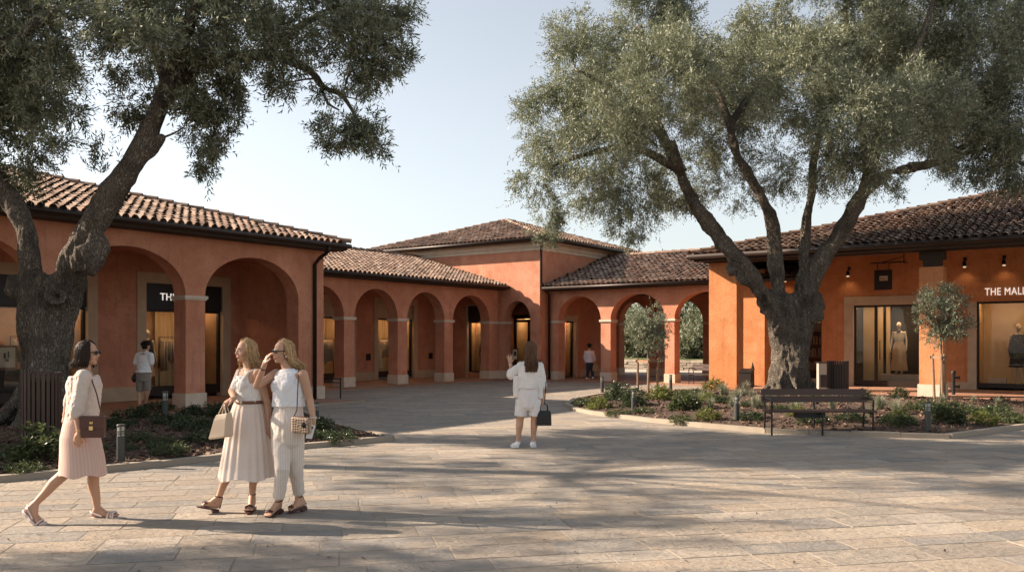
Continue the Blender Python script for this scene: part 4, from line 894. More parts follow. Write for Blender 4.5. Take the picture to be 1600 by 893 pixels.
for i, (v, u, h, r, lm, lb) in enumerate([(-32.5,54,4.2,2.4,'leaf_dark','dark bushy tree left of the passage view'),(-28.0,52.5,3.6,1.9,'leaf_r','grey green olive behind the stone wall at the left open arch'),(-25.6,54,4.3,2.2,'leaf_dark','dark evergreen between the two passage views'),
      (-22.9,52,3.7,1.9,'leaf_r','silvery olive right behind the stone wall at the right open arch'),(-21.4,56,5.4,2.6,'leaf_green','tall green tree seen in the right open arch'),(-34,62,4.6,3.2,'leaf_dark','distant dark tree under the sky in the left arch'),(-27,64,6.6,3.4,'leaf_dark','distant dark tree top in the right arch'),(-18.5,60,6.0,3.2,'leaf_green','green garden tree hidden partly by the right shop'),(-30,57,4.2,2.4,'leaf_green','green garden tree far left beyond the passage')]):
    bg_tree(v, u, h, r, MT[lm], lb, 50+i)
# ---- shrubs
def shrub(name, label, loc, rx, rz, lm, seed, n=26, leaf=(.04,.07), ratio=.5, nl=9, group=None, up=.0, nsp=9):
    rg = np.random.RandomState(seed); t = thing(name, label, 'shrub', loc, group=group); c = np.array(loc, float); subs = []
    for _ in range(n):
        u = nrm(rg.normal(size=3)); u[2] = abs(u[2])*.9+.05; f = .35+.65*rg.rand()**.5
        subs.append((c+u*np.array((rx, rx, rz))*f*.85, rg.uniform(.09,.16), nrm(u+np.array((0,0,up)))))
    m = M()
    for p, r, o in subs[::2]: m.tube([Vector(loc)-Z3*.03, Vector(loc).lerp(Vector(p), .5)+Vector((0,0,.04)), Vector(p)], [.011,.008,.004], 4)
    m.build('stem', MT['twig'], t)
    leaves_mesh([crown_leaves(subs, rg, nsp=nsp, nl=nl, leaf=leaf, ratio=ratio, sprig=(.09,.2), droop=-.1)], 'foliage', MT[lm], t); return t
def tuft(name, label, loc, r, h, lm, seed, n=170, group=None):
    rg = np.random.RandomState(seed); t = thing(name, label, 'grass', loc, group=group); c = np.array(loc, float); V = []; Q = []
    for i in range(n):
        a = rg.uniform(0, 6.283); lean = rg.uniform(.05, 1.0); L = h*rg.uniform(.6,1.1); d = np.array((math.cos(a), math.sin(a), 0)); s = np.array((-d[1], d[0], 0))*rg.uniform(.003,.006)
        b0 = c+d*rg.uniform(0,.07); p1 = b0+d*r*lean*.4+np.array((0,0,L*.6)); p2 = b0+d*r*lean+np.array((0,0,L*(1-.45*lean)))
        o = len(V); V += [b0-s, b0+s, p1+s*.8, p1-s*.8, p2+s*.25, p2-s*.25]; Q += [(o,o+1,o+2,o+3),(o+3,o+2,o+4,o+5)]
    m = M(); m.add(V, Q); m.build('blades', MT[lm], t, recalc=False); return t
def bz(bed, x, y): return (x, y, bed.z(x, y)-.01)
def at(bed, px, py):
    p = G(px, py, .1)
    for _ in range(4): p = G(px, py, bed.z(p.x, p.y))
    return (p.x, p.y, bed.z(p.x, p.y)-.01)
proto = {}
def put(bed, kind, px, py, sc, label, group=None, cfg={
   'big': ('rounded_shrub','leaf_green',.42,.62,44,(.045,.08),.5), 'dark': ('rounded_shrub','leaf_dark',.42,.55,44,(.035,.06),.5), 'yell': ('rounded_shrub','leaf_yell',.42,.38,40,(.03,.055),.5),
   'low': ('low_shrub','leaf_green',.40,.22,30,(.03,.055),.5), 'lowd': ('low_shrub','leaf_dark',.46,.26,34,(.035,.06),.45)}):
    loc = at(bed, px, py); rz = random.uniform(0, 6.28)
    if kind == 'tuft':
        if kind not in proto: proto[kind] = tuft('grass_tuft', label, loc, .34, .5, 'leaf_grey', 5); o = proto[kind]; o['label'] = label
        else: o = dup(proto[kind], loc, rz, label, sc)
    elif kind not in proto:
        nm, lm, rx, rz_, n, lf, ra = cfg[kind]; proto[kind] = shrub(nm, label, loc, rx, rz_, lm, len(proto)+70, int(n*.8), lf, ra); o = proto[kind]
    else: o = dup(proto[kind], loc, rz, label, sc)
    o.scale = (sc*.92, sc*.92, sc*(.72 if bed is BL else .8))
    if group: o['group'] = group
    elif 'group' in o: del o['group']
    return o
put(BL,'big',68,717,1.22,'leafy green shrub standing in front of the left slatted bin')
for px, py, k, sc, lb in [(218,688,'low',.8,'sparse low shrub just right of the front left bollard'),(272,708,'low',.85,'pale leafy low plant near the kerb beside the bag of the skirt wearer'),(305,672,'lowd',1.1,'dark low shrub behind the left bed middle'),(215,655,'lowd',1.2,'dark green ground shrub below the man in shorts'),(345,652,'dark',.85,'dark shrub rising beside the skirt waist'),(330,690,'lowd',1.0,'dark shrub with an orange flower left of the beige handbag'),(275,664,'lowd',1.1,'dark ground shrub at the foot of the rear bollard'),
      (168,668,'lowd',.9,'dark ground shrub behind the front left bollard'),(502,676,'dark',.8,'dark shrub near the bed end right of the trousers'),(530,687,'lowd',.85,'last small dark plant at the right end of the left bed'),(478,684,'lowd',.8,'small dark plant behind the trousers'),(38,735,'low',.7,'sparse plant near the kerb at the left picture edge'),(14,712,'low',.8,'thin plant in mulch at the left picture edge'),(20,664,'lowd',1.2,'dark ground plant beside the left tree roots'),(398,668,'lowd',1.0,'dark plant seen between the two women'),(150,705,'low',.6,'small plant beside the striped skirt'),(245,700,'low',.55,'tiny pale plant between bollard and kerb'),(388,700,'lowd',.7,'dark plant behind the long skirt hem'),(250,640,'lowd',1.0,'dark plant at the rear edge of the left bed'),(310,648,'lowd',1.1,'dark plant at the rear edge of the bed below the pillar')]:
    put(BL,k,px,py,sc,lb)
for px, py, k, sc, lb in [(935,638,'yell',.95,'bright green mound at the rounded tip of the right bed'),(915,634,'low',1.0,'low green plant at the very tip of the right bed'),(965,624,'dark',1.15,'upright dark shrub near the bed tip left of the staked olive'),(992,634,'dark',1.1,'dark bushy shrub at the bollard left of the staked olive'),(1030,624,'yell',1.2,'yellow green mound right of the staked olive'),(1068,641,'big',1.0,'full round green shrub in the middle front of the right bed'),(1118,610,'yell',1.25,'yellow green mound in front of the corner pillar'),(1085,622,'low',1.1,'low green plant behind the round shrub'),
      (1105,655,'yell',.8,'small bright plant behind the kerb left of the middle bollard'),(1065,657,'low',.75,'small plant at the front kerb below the round shrub'),(1175,657,'lowd',.75,'dark low plant right of the middle bollard'),(965,648,'low',.75,'low plant behind the kerb near the bed tip'),(1270,662,'lowd',.9,'dark low plant behind the bench seat'),(1400,665,'lowd',.9,'dark low plant right of the bench'),(1480,660,'big',.95,'green shrub at the right bollard below the young olive'),(1535,662,'yell',.85,'yellow green low plant near the right bed corner'),(1578,658,'low',1.1,'low green plant at the right picture edge'),(1555,650,'lowd',1.1,'dark plant behind the yellow green one on the right'),(1445,640,'low',1.1,'low green plant left of the young olive stakes'),(1330,660,'lowd',.8,'dark low plant behind the bench end'),(1405,622,'dark',.7,'dark shrub in front of the mannequin window'),(1350,625,'dark',.7,'dark shrub right of the slatted bin'),(1005,645,'low',.75,'small plant just right of the left bed bollard'),(1500,643,'low',1.0,'low plant right of the young olive stakes')]:
    put(BR,k,px,py,sc,lb)
for px, py, sc, lb in [(1110,640,.85,'silver grass tuft left of the middle bollard'),(1150,628,1.15,'tall silver grass tuft left of the big trunk'),(1180,640,1.0,'silver grass tuft right of the middle bollard'),(1130,618,1.1,'silver grass tuft in front of the corner pillar'),(1375,640,1.05,'silver grass tuft right of the bench back'),(1400,645,.95,'silver grass tuft between bench and right bollard'),(1360,655,.8,'silver grass tuft at the bench end'),(1165,612,1.0,'silver grass tuft near the tree roots'),(1300,640,.9,'silver grass tuft showing above the bench back'),(1080,634,.7,'small silver grass tuft behind the round shrub'),(1205,628,.9,'silver grass tuft at the foot of the big trunk'),(1248,642,.8,'silver grass tuft behind the bench centre')]:
    put(BR,'tuft',px,py,sc,lb)
rq = np.random.RandomState(77)
cnt = 0
while cnt < 34:
    px, py = rq.uniform(930, 1600), rq.uniform(612, 668); p = G(px, py, .2)
    if not inpoly(BR.p, p.x, p.y) or BR.frac(p.x, p.y) > .93 or (p.x-8)**2+(p.y-25.2)**2 < 1.6: continue
    k = rq.choice(['low','lowd','tuft','yell','tuft']); cnt += 1
    put(BR, k, px, py, rq.uniform(.5,.85), {'low':'small green filler plant among the mulch of the right bed','lowd':'small dark filler plant among the mulch of the right bed','tuft':'small silver grass filler in the mulch of the right bed','yell':'small yellow green filler plant in the right bed'}[k], 'filler plants in the right bed')
cnt = 0
while cnt < 8:
    px, py = rq.uniform(0, 560), rq.uniform(645, 735); p = G(px, py, .15)
    if not inpoly(BL.p, p.x, p.y) or BL.frac(p.x, p.y) > .93: continue
    k = rq.choice(['low','lowd','low']); cnt += 1
    put(BL, k, px, py, rq.uniform(.4,.7), {'low':'small green filler plant among the mulch of the left bed','lowd':'small dark filler plant among the mulch of the left bed'}[k], 'filler plants in the left bed')
# ================================================================== STREET FURNITURE
def bollard(label, loc, h=.52, r=.055):
    t = thing('bollard_light', label, 'bollard', loc, group='bollard lights in the beds'); b_ = Vector(loc); m = M()
    m.tube([b_-Z3*.05, b_+Z3*(h-.16)], r, 16); m.build('post', MT['bollard'], t, smooth=False)
    m = M(); m.tube([b_+Z3*(h-.158), b_+Z3*(h-.03)], r*.82, 16); m.build('lens', MT['lens'], t)
    m = M()
    for q in (.125,.095): m.tube([b_+Z3*(h-q-.008), b_+Z3*(h-q+.004)], r*.98, 16)
    for a in range(4): d = Vector((math.cos(a*1.571+.4), math.sin(a*1.571+.4), 0))*r*.86; m.tube([b_+d+Z3*(h-.16), b_+d+Z3*(h-.03)], .007, 5)
    m.build('louvre', MT['bollard'], t); m = M(); m.tube([b_+Z3*(h-.03), b_+Z3*(h-.008), b_+Z3*h], [r*1.04, r*1.04, r*.9], 16); m.build('lid', MT['bollard'], t); return t
MT['bollard'] = mat('bollard_grey', (.045,.047,.043), .5); MT['lens'] = mat('frosted_lens', (.36,.35,.31), .4)
bp_ = bollard('grey bollard light behind the kerb right of the striped skirt', at(BL,189,720))
for bed, px, py, lb, s in [(BL,258,656,'dark bollard light in front of the left shop pillar',1.1),(BL,494,668,'dark bollard light at the end of the left bed',.95),(BR,990,644,'bollard light near the tip of the right bed',1.0),(BR,1151,657,'bollard light in the front middle of the right bed',1.0),(BR,1450,672,'bollard light right of the bench',1.05),(BR,941,613,'small far bollard light left of the staked olive',1.0),(BR,1048,608,'small far bollard light right of the staked olive',1.0)]:
    dup(bp_, at(bed, px, py), random.uniform(0,1), lb, s)
def litter_bin(label, loc, r, h):
    t = thing('litter_bin', label, 'bin', loc); b_ = Vector(loc); m = M(); m.tube([b_+Z3*.06, b_+Z3*(h-.1)], r*.86, 20); m.build('liner', MT['black'], t)
    m = M(); n = 26
    for i in range(n):
        a = 6.283*i/n; d = Vector((math.cos(a), math.sin(a), 0)); s = Vector((-d.y, d.x, 0)); m.obox(b_+d*r+Z3*(h*.52), s*(r*.085), d*.012, Z3*(h*.48)); 
    m.build('slats', MT['wood'], t, recalc=False); m = M()
    for z in (.12, h-.12):
        m.tube([b_+Vector((math.cos(k/24*6.283)*r*.95, math.sin(k/24*6.283)*r*.95, z)) for k in range(25)], .014, 6)
    m.build('hoop', MT['black'], t); return t
p = at(BL, 64, 694); litter_bin('tall brown slatted litter bin in front of the left olive trunk', p, .26, 1.08)
p = at(BR, 1309, 617); litter_bin('brown slatted litter bin right of the big olive trunk', p, .29, .98)
# benches
def bench(label, loc, rz, L, back=True):
    t = thing('park_bench', label, 'bench', loc, rz); ca, sa = math.cos(rz), math.sin(rz); o = Vector(loc); xf = lambda a, c, z: (o.x+ca*a-sa*c, o.y+sa*a+ca*c, o.z+z)
    m = M(xf)
    for k in range(4): m.box((-L/2,-.22+k*.105,.42),(L/2,-.125+k*.105,.455))
    m.build('seat', MT['wood'], t)
    if back:
        m = M(xf)
        for k in range(2): z = .58+k*.13; m.add([(-L/2,.22+k*.03,z),(L/2,.22+k*.03,z),(L/2,.25+k*.03,z),(-L/2,.25+k*.03,z),(-L/2,.245+k*.03,z+.115),(L/2,.245+k*.03,z+.115),(L/2,.275+k*.03,z+.115),(-L/2,.275+k*.03,z+.115)], [(0,3,2,1),(4,5,6,7),(0,1,5,4),(1,2,6,5),(2,3,7,6),(3,0,4,7)])
        m.build('backrest', MT['wood'], t)
    for a in (-L/2+.06, 0, L/2-.06):
        m = M(xf); q = .018
        m.tube([(a,-.2,0),(a,-.2,.41)], q, 6); m.tube([(a,.27,0),(a,.2,.41),(a,.30,.84)], q, 6); m.tube([(a,-.2,.40),(a,.2,.40)], q, 6)
        if a: m.tube([(a,-.2,.4),(a,-.21,.62),(a,-.17,.66),(a,.24,.66)], q, 6)
        m.build('leg', MT['black'], t)
    return t
g_ = G(1282, 679); bn = bench('long brown slatted bench with armrests on the paving before the right bed', (g_.x, g_.y+.1, 0), R(0.5), 1.98)
m = M(); m.box((g_.x-.42, g_.y+.02, .31),(g_.x+.10, g_.y+.24, .405)); m.build('under_box', MT['black'], bn)
g_ = G(1088, 599); bench('small wooden bench under the right passage arch', (g_.x+.1, g_.y-1.6, .0), -AU, 1.5)
# things by the walls
p = G(1127, 601, .05); t = thing('utility_box', 'small dark box with sloped lid against the corner pillar', 'box', (p.x-.05, 29.3, .05), -AU)
o = Vector((p.x-.15, 29.35, .05)); xf = lambda a, c, z: tuple(o+V3*a+U3*c+Z3*z)
m = M(xf); m.box((-.2,-.15,.12),(.2,.15,.62)); m.build('cabinet', MT['metal'], t)
m = M(xf); m.add([(-.22,-.17,.62),(.22,-.17,.62),(.22,.17,.72),(-.22,.17,.72),(-.22,-.17,.66),(.22,-.17,.66),(.22,.17,.76),(-.22,.17,.76)], [(0,3,2,1),(4,5,6,7),(0,1,5,4),(1,2,6,5),(2,3,7,6),(3,0,4,7)]); m.build('lid', MT['black'], t)
for a in (-.16,.16): m = M(xf); m.box((a-.025,-.1,0),(a+.025,.1,.12)); m.build('leg', MT['black'], t)
p = P(1176, 601, 32.5); t = thing('pointed_post', 'thin pointed brown post against the sunlit wall left of the trunk', 'post', (p.x, p.y, .05))
m = M(); m.tube([(p.x,p.y,.05),(p.x,p.y,.75),(p.x,p.y,.95)], [.07,.06,.01], 8); m.build('shaft', MT['metal'], t); m = M(); m.box((p.x-.12,p.y-.12,.05),(p.x+.12,p.y+.12,.09)); m.build('foot', MT['black'], t)
p = P(1287, 617, 29.0); t = thing('display_stand', 'pale display stand with dark picture left of the right slatted bin', 'stand', (p.x, p.y, .05)); 
m = M(); m.box((p.x-.2,p.y-.1,.06),(p.x+.2,p.y+.1,1.0)); m.build('cabinet', MT['lens'], t); m = M(); m.box((p.x-.15,p.y-.112,.2),(p.x+.15,p.y-.1,.62)); m.build('picture', MT['panel'], t); m = M(); m.box((p.x-.22,p.y-.13,1.0),(p.x+.22,p.y+.13,1.04)); m.build('top', MT['black'], t)
p = P(1490, 610, 27.5); t = thing('standpipe', 'dark standpipe with valves right of the portico pillar', 'pipe', (p.x, p.y, .05)); m = M(); m.tube([(p.x,p.y,.05),(p.x,p.y,.72)], .05, 10); m.tube([(p.x,p.y,.72),(p.x,p.y,.8)], [.08,.06], 10); m.build('riser', MT['black'], t)
for z in (.3,.58): m = M(); m.tube([(p.x,p.y,z),(p.x+.14,p.y-.04,z)], .035, 8); m.tube([(p.x+.14,p.y-.04,z),(p.x+.17,p.y-.05,z)], .06, 8); m.build('valve', MT['black'], t)
p = G(1037, 583); t = thing('litter_bin', 'dark cylindrical bin seen beyond the passage', 'bin', UV(-20.8, 42.9, .02)); q = Vector(UV(-20.8,42.9,.02)); m = M(); m.tube([q, q+Z3*1.05], .3, 18); m.build('drum', MT['black'], t); m = M(); m.tube([q+Z3*1.05, q+Z3*1.12], [.33,.28], 18); m.build('lid', MT['metal'], t)
# low rail frame near the left arcade corner
a, c = G(508, 622), G(532, 624); t = thing('low_rail', 'low black rail frame beside the end of the left arcade', 'rail', (c.x, c.y, 0)); m = M()
k = Vector((c.x, c.y, 0)); l = k-V3*2.2
m.tube([k, k+Z3*.62], .022, 6); m.tube([l, l+Z3*.62], .022, 6); m.build('post', MT['black'], t); m = M(); m.obox((k+l)/2+Z3*.62, V3*1.13, U3*.03, Z3*.02); m.obox((k+l)/2+Z3*.5, V3*1.1, U3*.012, Z3*.012); m.build('handrail', MT['black'], t)
# framed sign on stand at the tower porch, poster in left window
p = P(805.5, 553, 39.6); t = thing('framed_notice', 'small framed notice on a stand inside the tower porch arch', 'sign', (p.x, p.y, .05)); m = M(); q = Vector(p)
m.obox(q, V3*.14, U3*.02, Z3*.26); m.build('frame', MT['metal'], t); m = M(); m.obox(q-U3*.022, V3*.11, U3*.002, Z3*.22); m.build('sheet', MT['cap'], t); m = M(); m.obox(q-U3*.026+Z3*.03, V3*.06, U3*.001, Z3*.10); m.build('picture', MT['panel'], t)
m = M(); m.tube([(q.x,q.y,.05),(q.x,q.y,q.z-.26)], .02, 6); m.tube([(q.x,q.y,.05),(q.x,q.y,.08)], .16, 12); m.build('pole', MT['black'], t)
# ================================================================== PEOPLE
def skin(name, c): return mat(name, c, .5, var=[(tuple(x*.86 for x in c), .5, 9, .4, .7)], spec=.35)
MT['skin_a'] = skin('tanned_skin', (.47,.265,.17)); MT['skin_b'] = skin('warm_skin', (.50,.285,.185))
def cloth(name, c, c2=None, b=.004): return mat(name, c, .85, var=[(c2 or tuple(x*.88 for x in c), .6, 6, .4, .7)], bump=b, bscale=60, spec=.15, sheen=.2)
MT['linen'] = cloth('pale_linen', (.60,.50,.43)); MT['blouse'] = cloth('white_blouse', (.74,.70,.66)); MT['whitetop'] = cloth('white_cotton', (.76,.75,.76))
MT['trouser'] = None
def stripe_cloth(name, c, c2, attr=None, freq=40, axis=(1,.2,0), amt=.8, lo=.2, hi=.6):
    m = mat(name, c, .85, bump=.002, bscale=70, spec=.15, sheen=.2); nt = m.node_tree; N = nt.nodes; L = nt.links; b = N['Principled BSDF']
    mu = N.new('ShaderNodeMath'); mu.operation = 'MULTIPLY'; mu.inputs[1].default_value = freq
    if attr: a = N.new('ShaderNodeAttribute'); a.attribute_name = attr; L.new(a.outputs['Fac'], mu.inputs[0])
    else:
        tc = N.new('ShaderNodeTexCoord'); d = N.new('ShaderNodeVectorMath'); d.operation = 'DOT_PRODUCT'; d.inputs[1].default_value = axis
        L.new(tc.outputs['Object'], d.inputs[0]); L.new(d.outputs['Value'], mu.inputs[0])
    sn = N.new('ShaderNodeMath'); sn.operation = 'SINE'; L.new(mu.outputs[0], sn.inputs[0])
    mr = N.new('ShaderNodeMapRange'); mr.inputs['From Min'].default_value = lo; mr.inputs['From Max'].default_value = hi; mr.inputs['To Max'].default_value = amt; L.new(sn.outputs[0], mr.inputs['Value'])
    mx = N.new('ShaderNodeMix'); mx.data_type = 'RGBA'; L.new(mr.outputs[0], mx.inputs['Factor']); mx.inputs['A'].default_value = (*c,1); mx.inputs['B'].default_value = (*c2,1); L.new(mx.outputs['Result'], b.inputs['Base Color']); return m
MT['pink_stripe'] = stripe_cloth('pink_striped_skirt', (.56,.38,.32), (.60,.45,.38), 'ang', 40)
MT['pleat'] = cloth('cream_pleated_cloth', (.72,.61,.53), (.68,.54,.46), .002)
MT['trouser'] = stripe_cloth('cream_striped_trousers', (.68,.60,.53), (.52,.42,.35), None, 260, (1,.3,0), .6, .5, .9)
MT['shorts_w'] = cloth('white_shorts', (.72,.68,.67)); MT['shorts_g'] = cloth('grey_shorts', (.24,.21,.18)); MT['navy'] = cloth('dark_navy_trousers', (.03,.035,.05)); MT['lilac'] = cloth('pale_shirt', (.60,.55,.58))
def hairm(name, cols): return mat(name, cols[0], .6, island=cols, spec=.18)
MT['hair_dark'] = hairm('dark_hair', [(.018,.010,.008),(.035,.018,.012),(.025,.014,.010)]); MT['hair_blond'] = hairm('blond_hair', [(.26,.15,.065),(.42,.27,.13),(.17,.095,.045),(.56,.40,.22),(.34,.21,.10)])
MT['hair_brown'] = hairm('brown_hair', [(.055,.028,.016),(.10,.05,.028),(.14,.075,.04)]); MT['hair_black'] = hairm('black_hair', [(.01,.008,.007),(.02,.014,.012)])
MT['leather'] = mat('brown_leather', (.085,.032,.022), .42); MT['belt'] = mat('tan_leather', (.17,.07,.035), .45); MT['beige_bag'] = mat('cream_leather', (.58,.44,.31), .5); MT['gold'] = mat('brass_clasp', (.75,.55,.25), .3, metal=1)
MT['shoe'] = mat('pale_shoe', (.62,.52,.48), .6); MT['sandal'] = mat('dark_sandal', (.075,.028,.022), .45); MT['paper'] = mat('kraft_paper', (.32,.19,.11), .8); MT['lens_dark'] = mat('dark_lens', (.01,.009,.009), .12)
MT['eye'] = mat('eye_white', (.7,.68,.65), .3); MT['lip'] = mat('lip', (.45,.14,.11), .45); MT['mannequin'] = mat('mannequin_cream', (.62,.48,.34), .5)
ck = mat('checked_leather', (.5,.4,.3), .6); _n = ck.node_tree; _c = _n.nodes.new('ShaderNodeTexChecker'); _c.inputs['Scale'].default_value = 58; _c.inputs['Color1'].default_value = (.55,.42,.30,1); _c.inputs['Color2'].default_value = (.16,.075,.045,1)
_t = _n.nodes.new('ShaderNodeTexCoord'); _m = _n.nodes.new('ShaderNodeMapping'); _m.inputs['Rotation'].default_value = (R(12),R(45),R(8)); _n.links.new(_t.outputs['Object'], _m.inputs['Vector']); _n.links.new(_m.outputs[0], _c.inputs['Vector']); _n.links.new(_c.outputs['Color'], _n.nodes['Principled BSDF'].inputs['Base Color']); MT['check'] = ck
def fold(amp, sx=9, sz=4, seed=0):
    def f(c):
        a = mnoise.noise((c.x*sx+seed, c.y*sx, c.z*sz)); b_ = mnoise.noise((c.x*sx*2.3, c.y*sx*2.3+seed, c.z*sz*2.6)); return amp*(a*.8-abs(b_)*.9+.55)
    return f
def right_of(f): return Vector((f.y, -f.x, 0))
def head(m, hc, f, tilt=0.0, s=1.0):
    f = Vector(f).normalized(); l = right_of(f).normalized(); up = l.cross(f).normalized()
    E = lambda c, a, b_, z: m.ell(hc+l*(c[0]*s)+f*(c[1]*s)+up*(c[2]*s), a*s, b_*s, z*s, l, f, up)
    E((0,-.008,.022), .074,.094,.098); E((0,.026,-.045), .056,.064,.066); E((0,.062,-.088), .026,.024,.022); E((0,.05,-.02), .058,.044,.05)
    m.cap(hc+f*.090*s+up*.012*s, .008*s, hc+f*.104*s-up*.020*s, .012*s, 8); E((.010,.096,-.026), .010,.010,.008); E((-.010,.096,-.026), .010,.010,.008)
    E((0,.085,-.053), .022,.009,.007); E((0,.083,-.063), .019,.009,.007); E((0,.082,.022), .05,.012,.010)
    for q in (-1,1): E((q*.076,-.004,-.012), .010,.019,.030); E((q*.040,.062,-.032), .022,.024,.022)
    return l, f, up
def neck(m, hc, base, f): m.cap(hc-Z3*.075-f*.018, .050, base, .056, 14)
def hand(m, w_, d, n, s, curl=.35, fr=.0088, spread=.0, L=1.0):
    d, n, s = Vector(d).normalized(), Vector(n), Vector(s); s = (s-d*s.dot(d)).normalized(); n = (n-d*n.dot(d)-s*n.dot(s)).normalized(); w_ = Vector(w_)
    m.ell(w_+d*.050*L, .038*L, .016*L, .056*L, s, n, d); m.cap(w_, .024*L, w_+d*.03*L, .026*L)
    for i, ln in enumerate((.068,.077,.072,.056)):
        b_ = w_+d*.088*L+s*(.029-.0195*i)*L; dd = (d+s*spread*(1.5-i)*.5).normalized(); p = b_-d*.02*L; a = 0
        for k, fr_ in enumerate((.5,.3,.22)):
            a += curl*(.7 if k == 0 else 1.0); q = dd*math.cos(a)+n*math.sin(a); e = p+q*(ln*fr_+(.02 if k == 0 else 0))*L; m.cap(p, fr*(1-.1*k)*L, e, fr*(.92-.1*k)*L, 8); p = e
    b_ = w_+d*.025*L+s*.026*L; q = (d*.62+s*.70+n*.25).normalized(); e = b_+q*.045*L; m.cap(b_, .014*L, e, .0105*L, 8); q2 = (d*.85+s*.35+n*.35).normalized(); m.cap(e, .0105*L, e+q2*.032*L, .0088*L, 8)
def foot(m, ank, heel, toe, toes=True):
    ank, heel, toe = Vector(ank), Vector(heel), Vector(toe); d = (toe-heel); ball = heel+d*.68; s = d.normalized().cross(Z3).normalized()
    m.cap(ank, .034, heel.lerp(ank, .3), .034); m.cap(heel+Z3*.006, .031, ball+Z3*.002, .030); m.cap(ank, .033, heel.lerp(ball, .65)+Z3*.012, .030); m.cap(ball-s*.018, .022, ball+s*.018, .022)
    if toes:
        for i in range(5): o = (i-2)*.0165; m.cap(ball+s*o, .014, toe-d.normalized()*(.006+abs(i-1.5)*.006)+s*o*1.05-Z3*.008, .0095 if i else .012, 8)
def sole(m, heel, toe, w_=.045, th=.018, drop=.032, heelh=0):
    heel, toe = Vector(heel), Vector(toe); d = (toe-heel).normalized(); s = d.cross(Z3).normalized(); up = s.cross(d); L = (toe-heel).length; pts = []
    for k in range(20):
        a = 6.283*k/20; x = math.cos(a); y = math.sin(a); pts.append(heel+d*(L*.5+(L*.5+.035)*x)+s*(w_*y*(1.08 if x > 0 else .86)))
    m.rings([[p-up*(drop+th) for p in pts], [p-up*drop for p in pts]])
    if heelh: c = heel+d*.005-up*(drop+th+heelh/2-.002); m.obox(c, d*.030, s*.032, up*(heelh/2))
def hair(t, hc, f, length, mt, seed, n=190, minphi=62, wave=.006, part=.0, back=0.0, top=None, r=.0072, name='hair', spread=1.0, flare=.0):
    rg = np.random.RandomState(seed); f = Vector(f).normalized(); l = right_of(f).normalized(); m = M(); c = hc+Z3*.016-f*.012
    m.ell(c+Z3*.006-f*.010, .081, .094, .101, l, f, Z3)
    A = (.088*spread,.104,.112)
    for i in range(int(n*2.1)):
        phi = R(rg.uniform(minphi, 180))*(1 if rg.rand() < .5 else -1); top_ang = R(rg.uniform(66, 88)); st = R(rg.uniform(-10, 10)); pts = []; rr = []
        el0 = top_ang; ph0 = phi*.55
        for k in range(6):
            q = k/5; el = el0*(1-q)+R(-8)*q; ph = ph0+(phi-ph0)*min(1, q*1.6); k_ = 1+rg.normal(0, .028)
            pts.append(c+(l*math.sin(ph)*A[0]+f*math.cos(ph)*A[1])*math.cos(el)*k_+Z3*A[2]*math.sin(el)*k_+l*part*(1-q)); rr.append(r*(.7+.3*q))
        ln = length*rg.uniform(.72,1.12)*(1.0 if abs(phi) > 1.7 else .93); o = (l*math.sin(phi)*1.0+f*math.cos(phi)); w1, w2 = rg.uniform(0, 6.28, 2); K = max(3, int(ln/.045))
        for k in range(1, K+1):
            q = k/K; p = pts[5]-Z3*ln*q-f*back*q*q+o*(flare*q-.018*q*(1-q)*2)+l*wave*(.4+q)*math.sin(w1+q*9)+f*wave*(.4+q)*math.sin(w2+q*8); pts.append(p); rr.append(r*(1-.62*q))
        m.tube(pts, rr, 5)
    return m.build(name, mt, t, smooth=True)
def short_hair(t, hc, f, mt, seed):
    rg = np.random.RandomState(seed); f = Vector(f).normalized(); l = right_of(f); m = M(); m.ell(hc+Z3*.032-f*.016, .080, .093, .088, l, f, Z3); m.ell(hc-Z3*.02-f*.03, .074, .075, .06, l, f, Z3)
    for i in range(120):
        u = Vector(nrm(rg.normal(size=3))); u.z = abs(u.z)*.9; u.normalize(); b_ = hc+Z3*.025-f*.012+l*u.dot(l)*.078+f*u.dot(f)*.09+Z3*u.z*.085; m.tube([b_, b_+u*.018+Vector(rg.normal(0,.01,3)), b_+u*.02+Vector(rg.normal(0,.02,3))-Z3*.01], [.009,.008,.003], 5)
    return m.build('hair', mt, t, smooth=True)
def sunglasses(t, hc, f, name='sunglasses'):
    f = Vector(f).normalized(); l = right_of(f); up = l.cross(f); m = M()
    for q in (-1,1):
        m.ell(hc+f*.100+l*q*.034+up*.008, .030, .006, .022, l, f, up); m.tube([hc+f*.096+l*q*.062+up*.014, hc+f*.04+l*q*.080+up*.012, hc-f*.01+l*q*.083+up*.006], .0045, 5)
    m.tube([hc+f*.104-l*.012+up*.014, hc+f*.104+l*.012+up*.014], .005, 5); return m.build(name, MT['lens_dark'], t, smooth=True)
def face_bits(t, hc, f, eyes=True):
    f = Vector(f).normalized(); l = right_of(f); up = l.cross(f)
    m = M(); m.ell(hc+f*.0945-up*.053, .021, .005, .004, l, f, up, 10, 6); m.ell(hc+f*.0925-up*.062, .018, .005, .005, l, f, up, 10, 6); m.build('lips', MT['lip'], t, smooth=True)
    if eyes:
        for q in (-1,1):
            m = M(); m.ell(hc+f*.084+l*q*.031+up*.006, .013, .010, .008, l, f, up, 10, 6); e = m.build('eye', MT['eye'], t, smooth=True)
            m = M(); m.ell(hc+f*.092+l*q*.031+up*.006, .006, .004, .006, l, f, up, 8, 6); m.build('iris', MT['hair_dark'], e, smooth=True)
            m = M(); m.tube([hc+f*.092+l*q*.014+up*.026, hc+f*.093+l*q*.032+up*.032, hc+f*.082+l*q*.052+up*.026], [.003,.004,.002], 5); m.build('eyebrow', MT['hair_brown'], t, smooth=True)
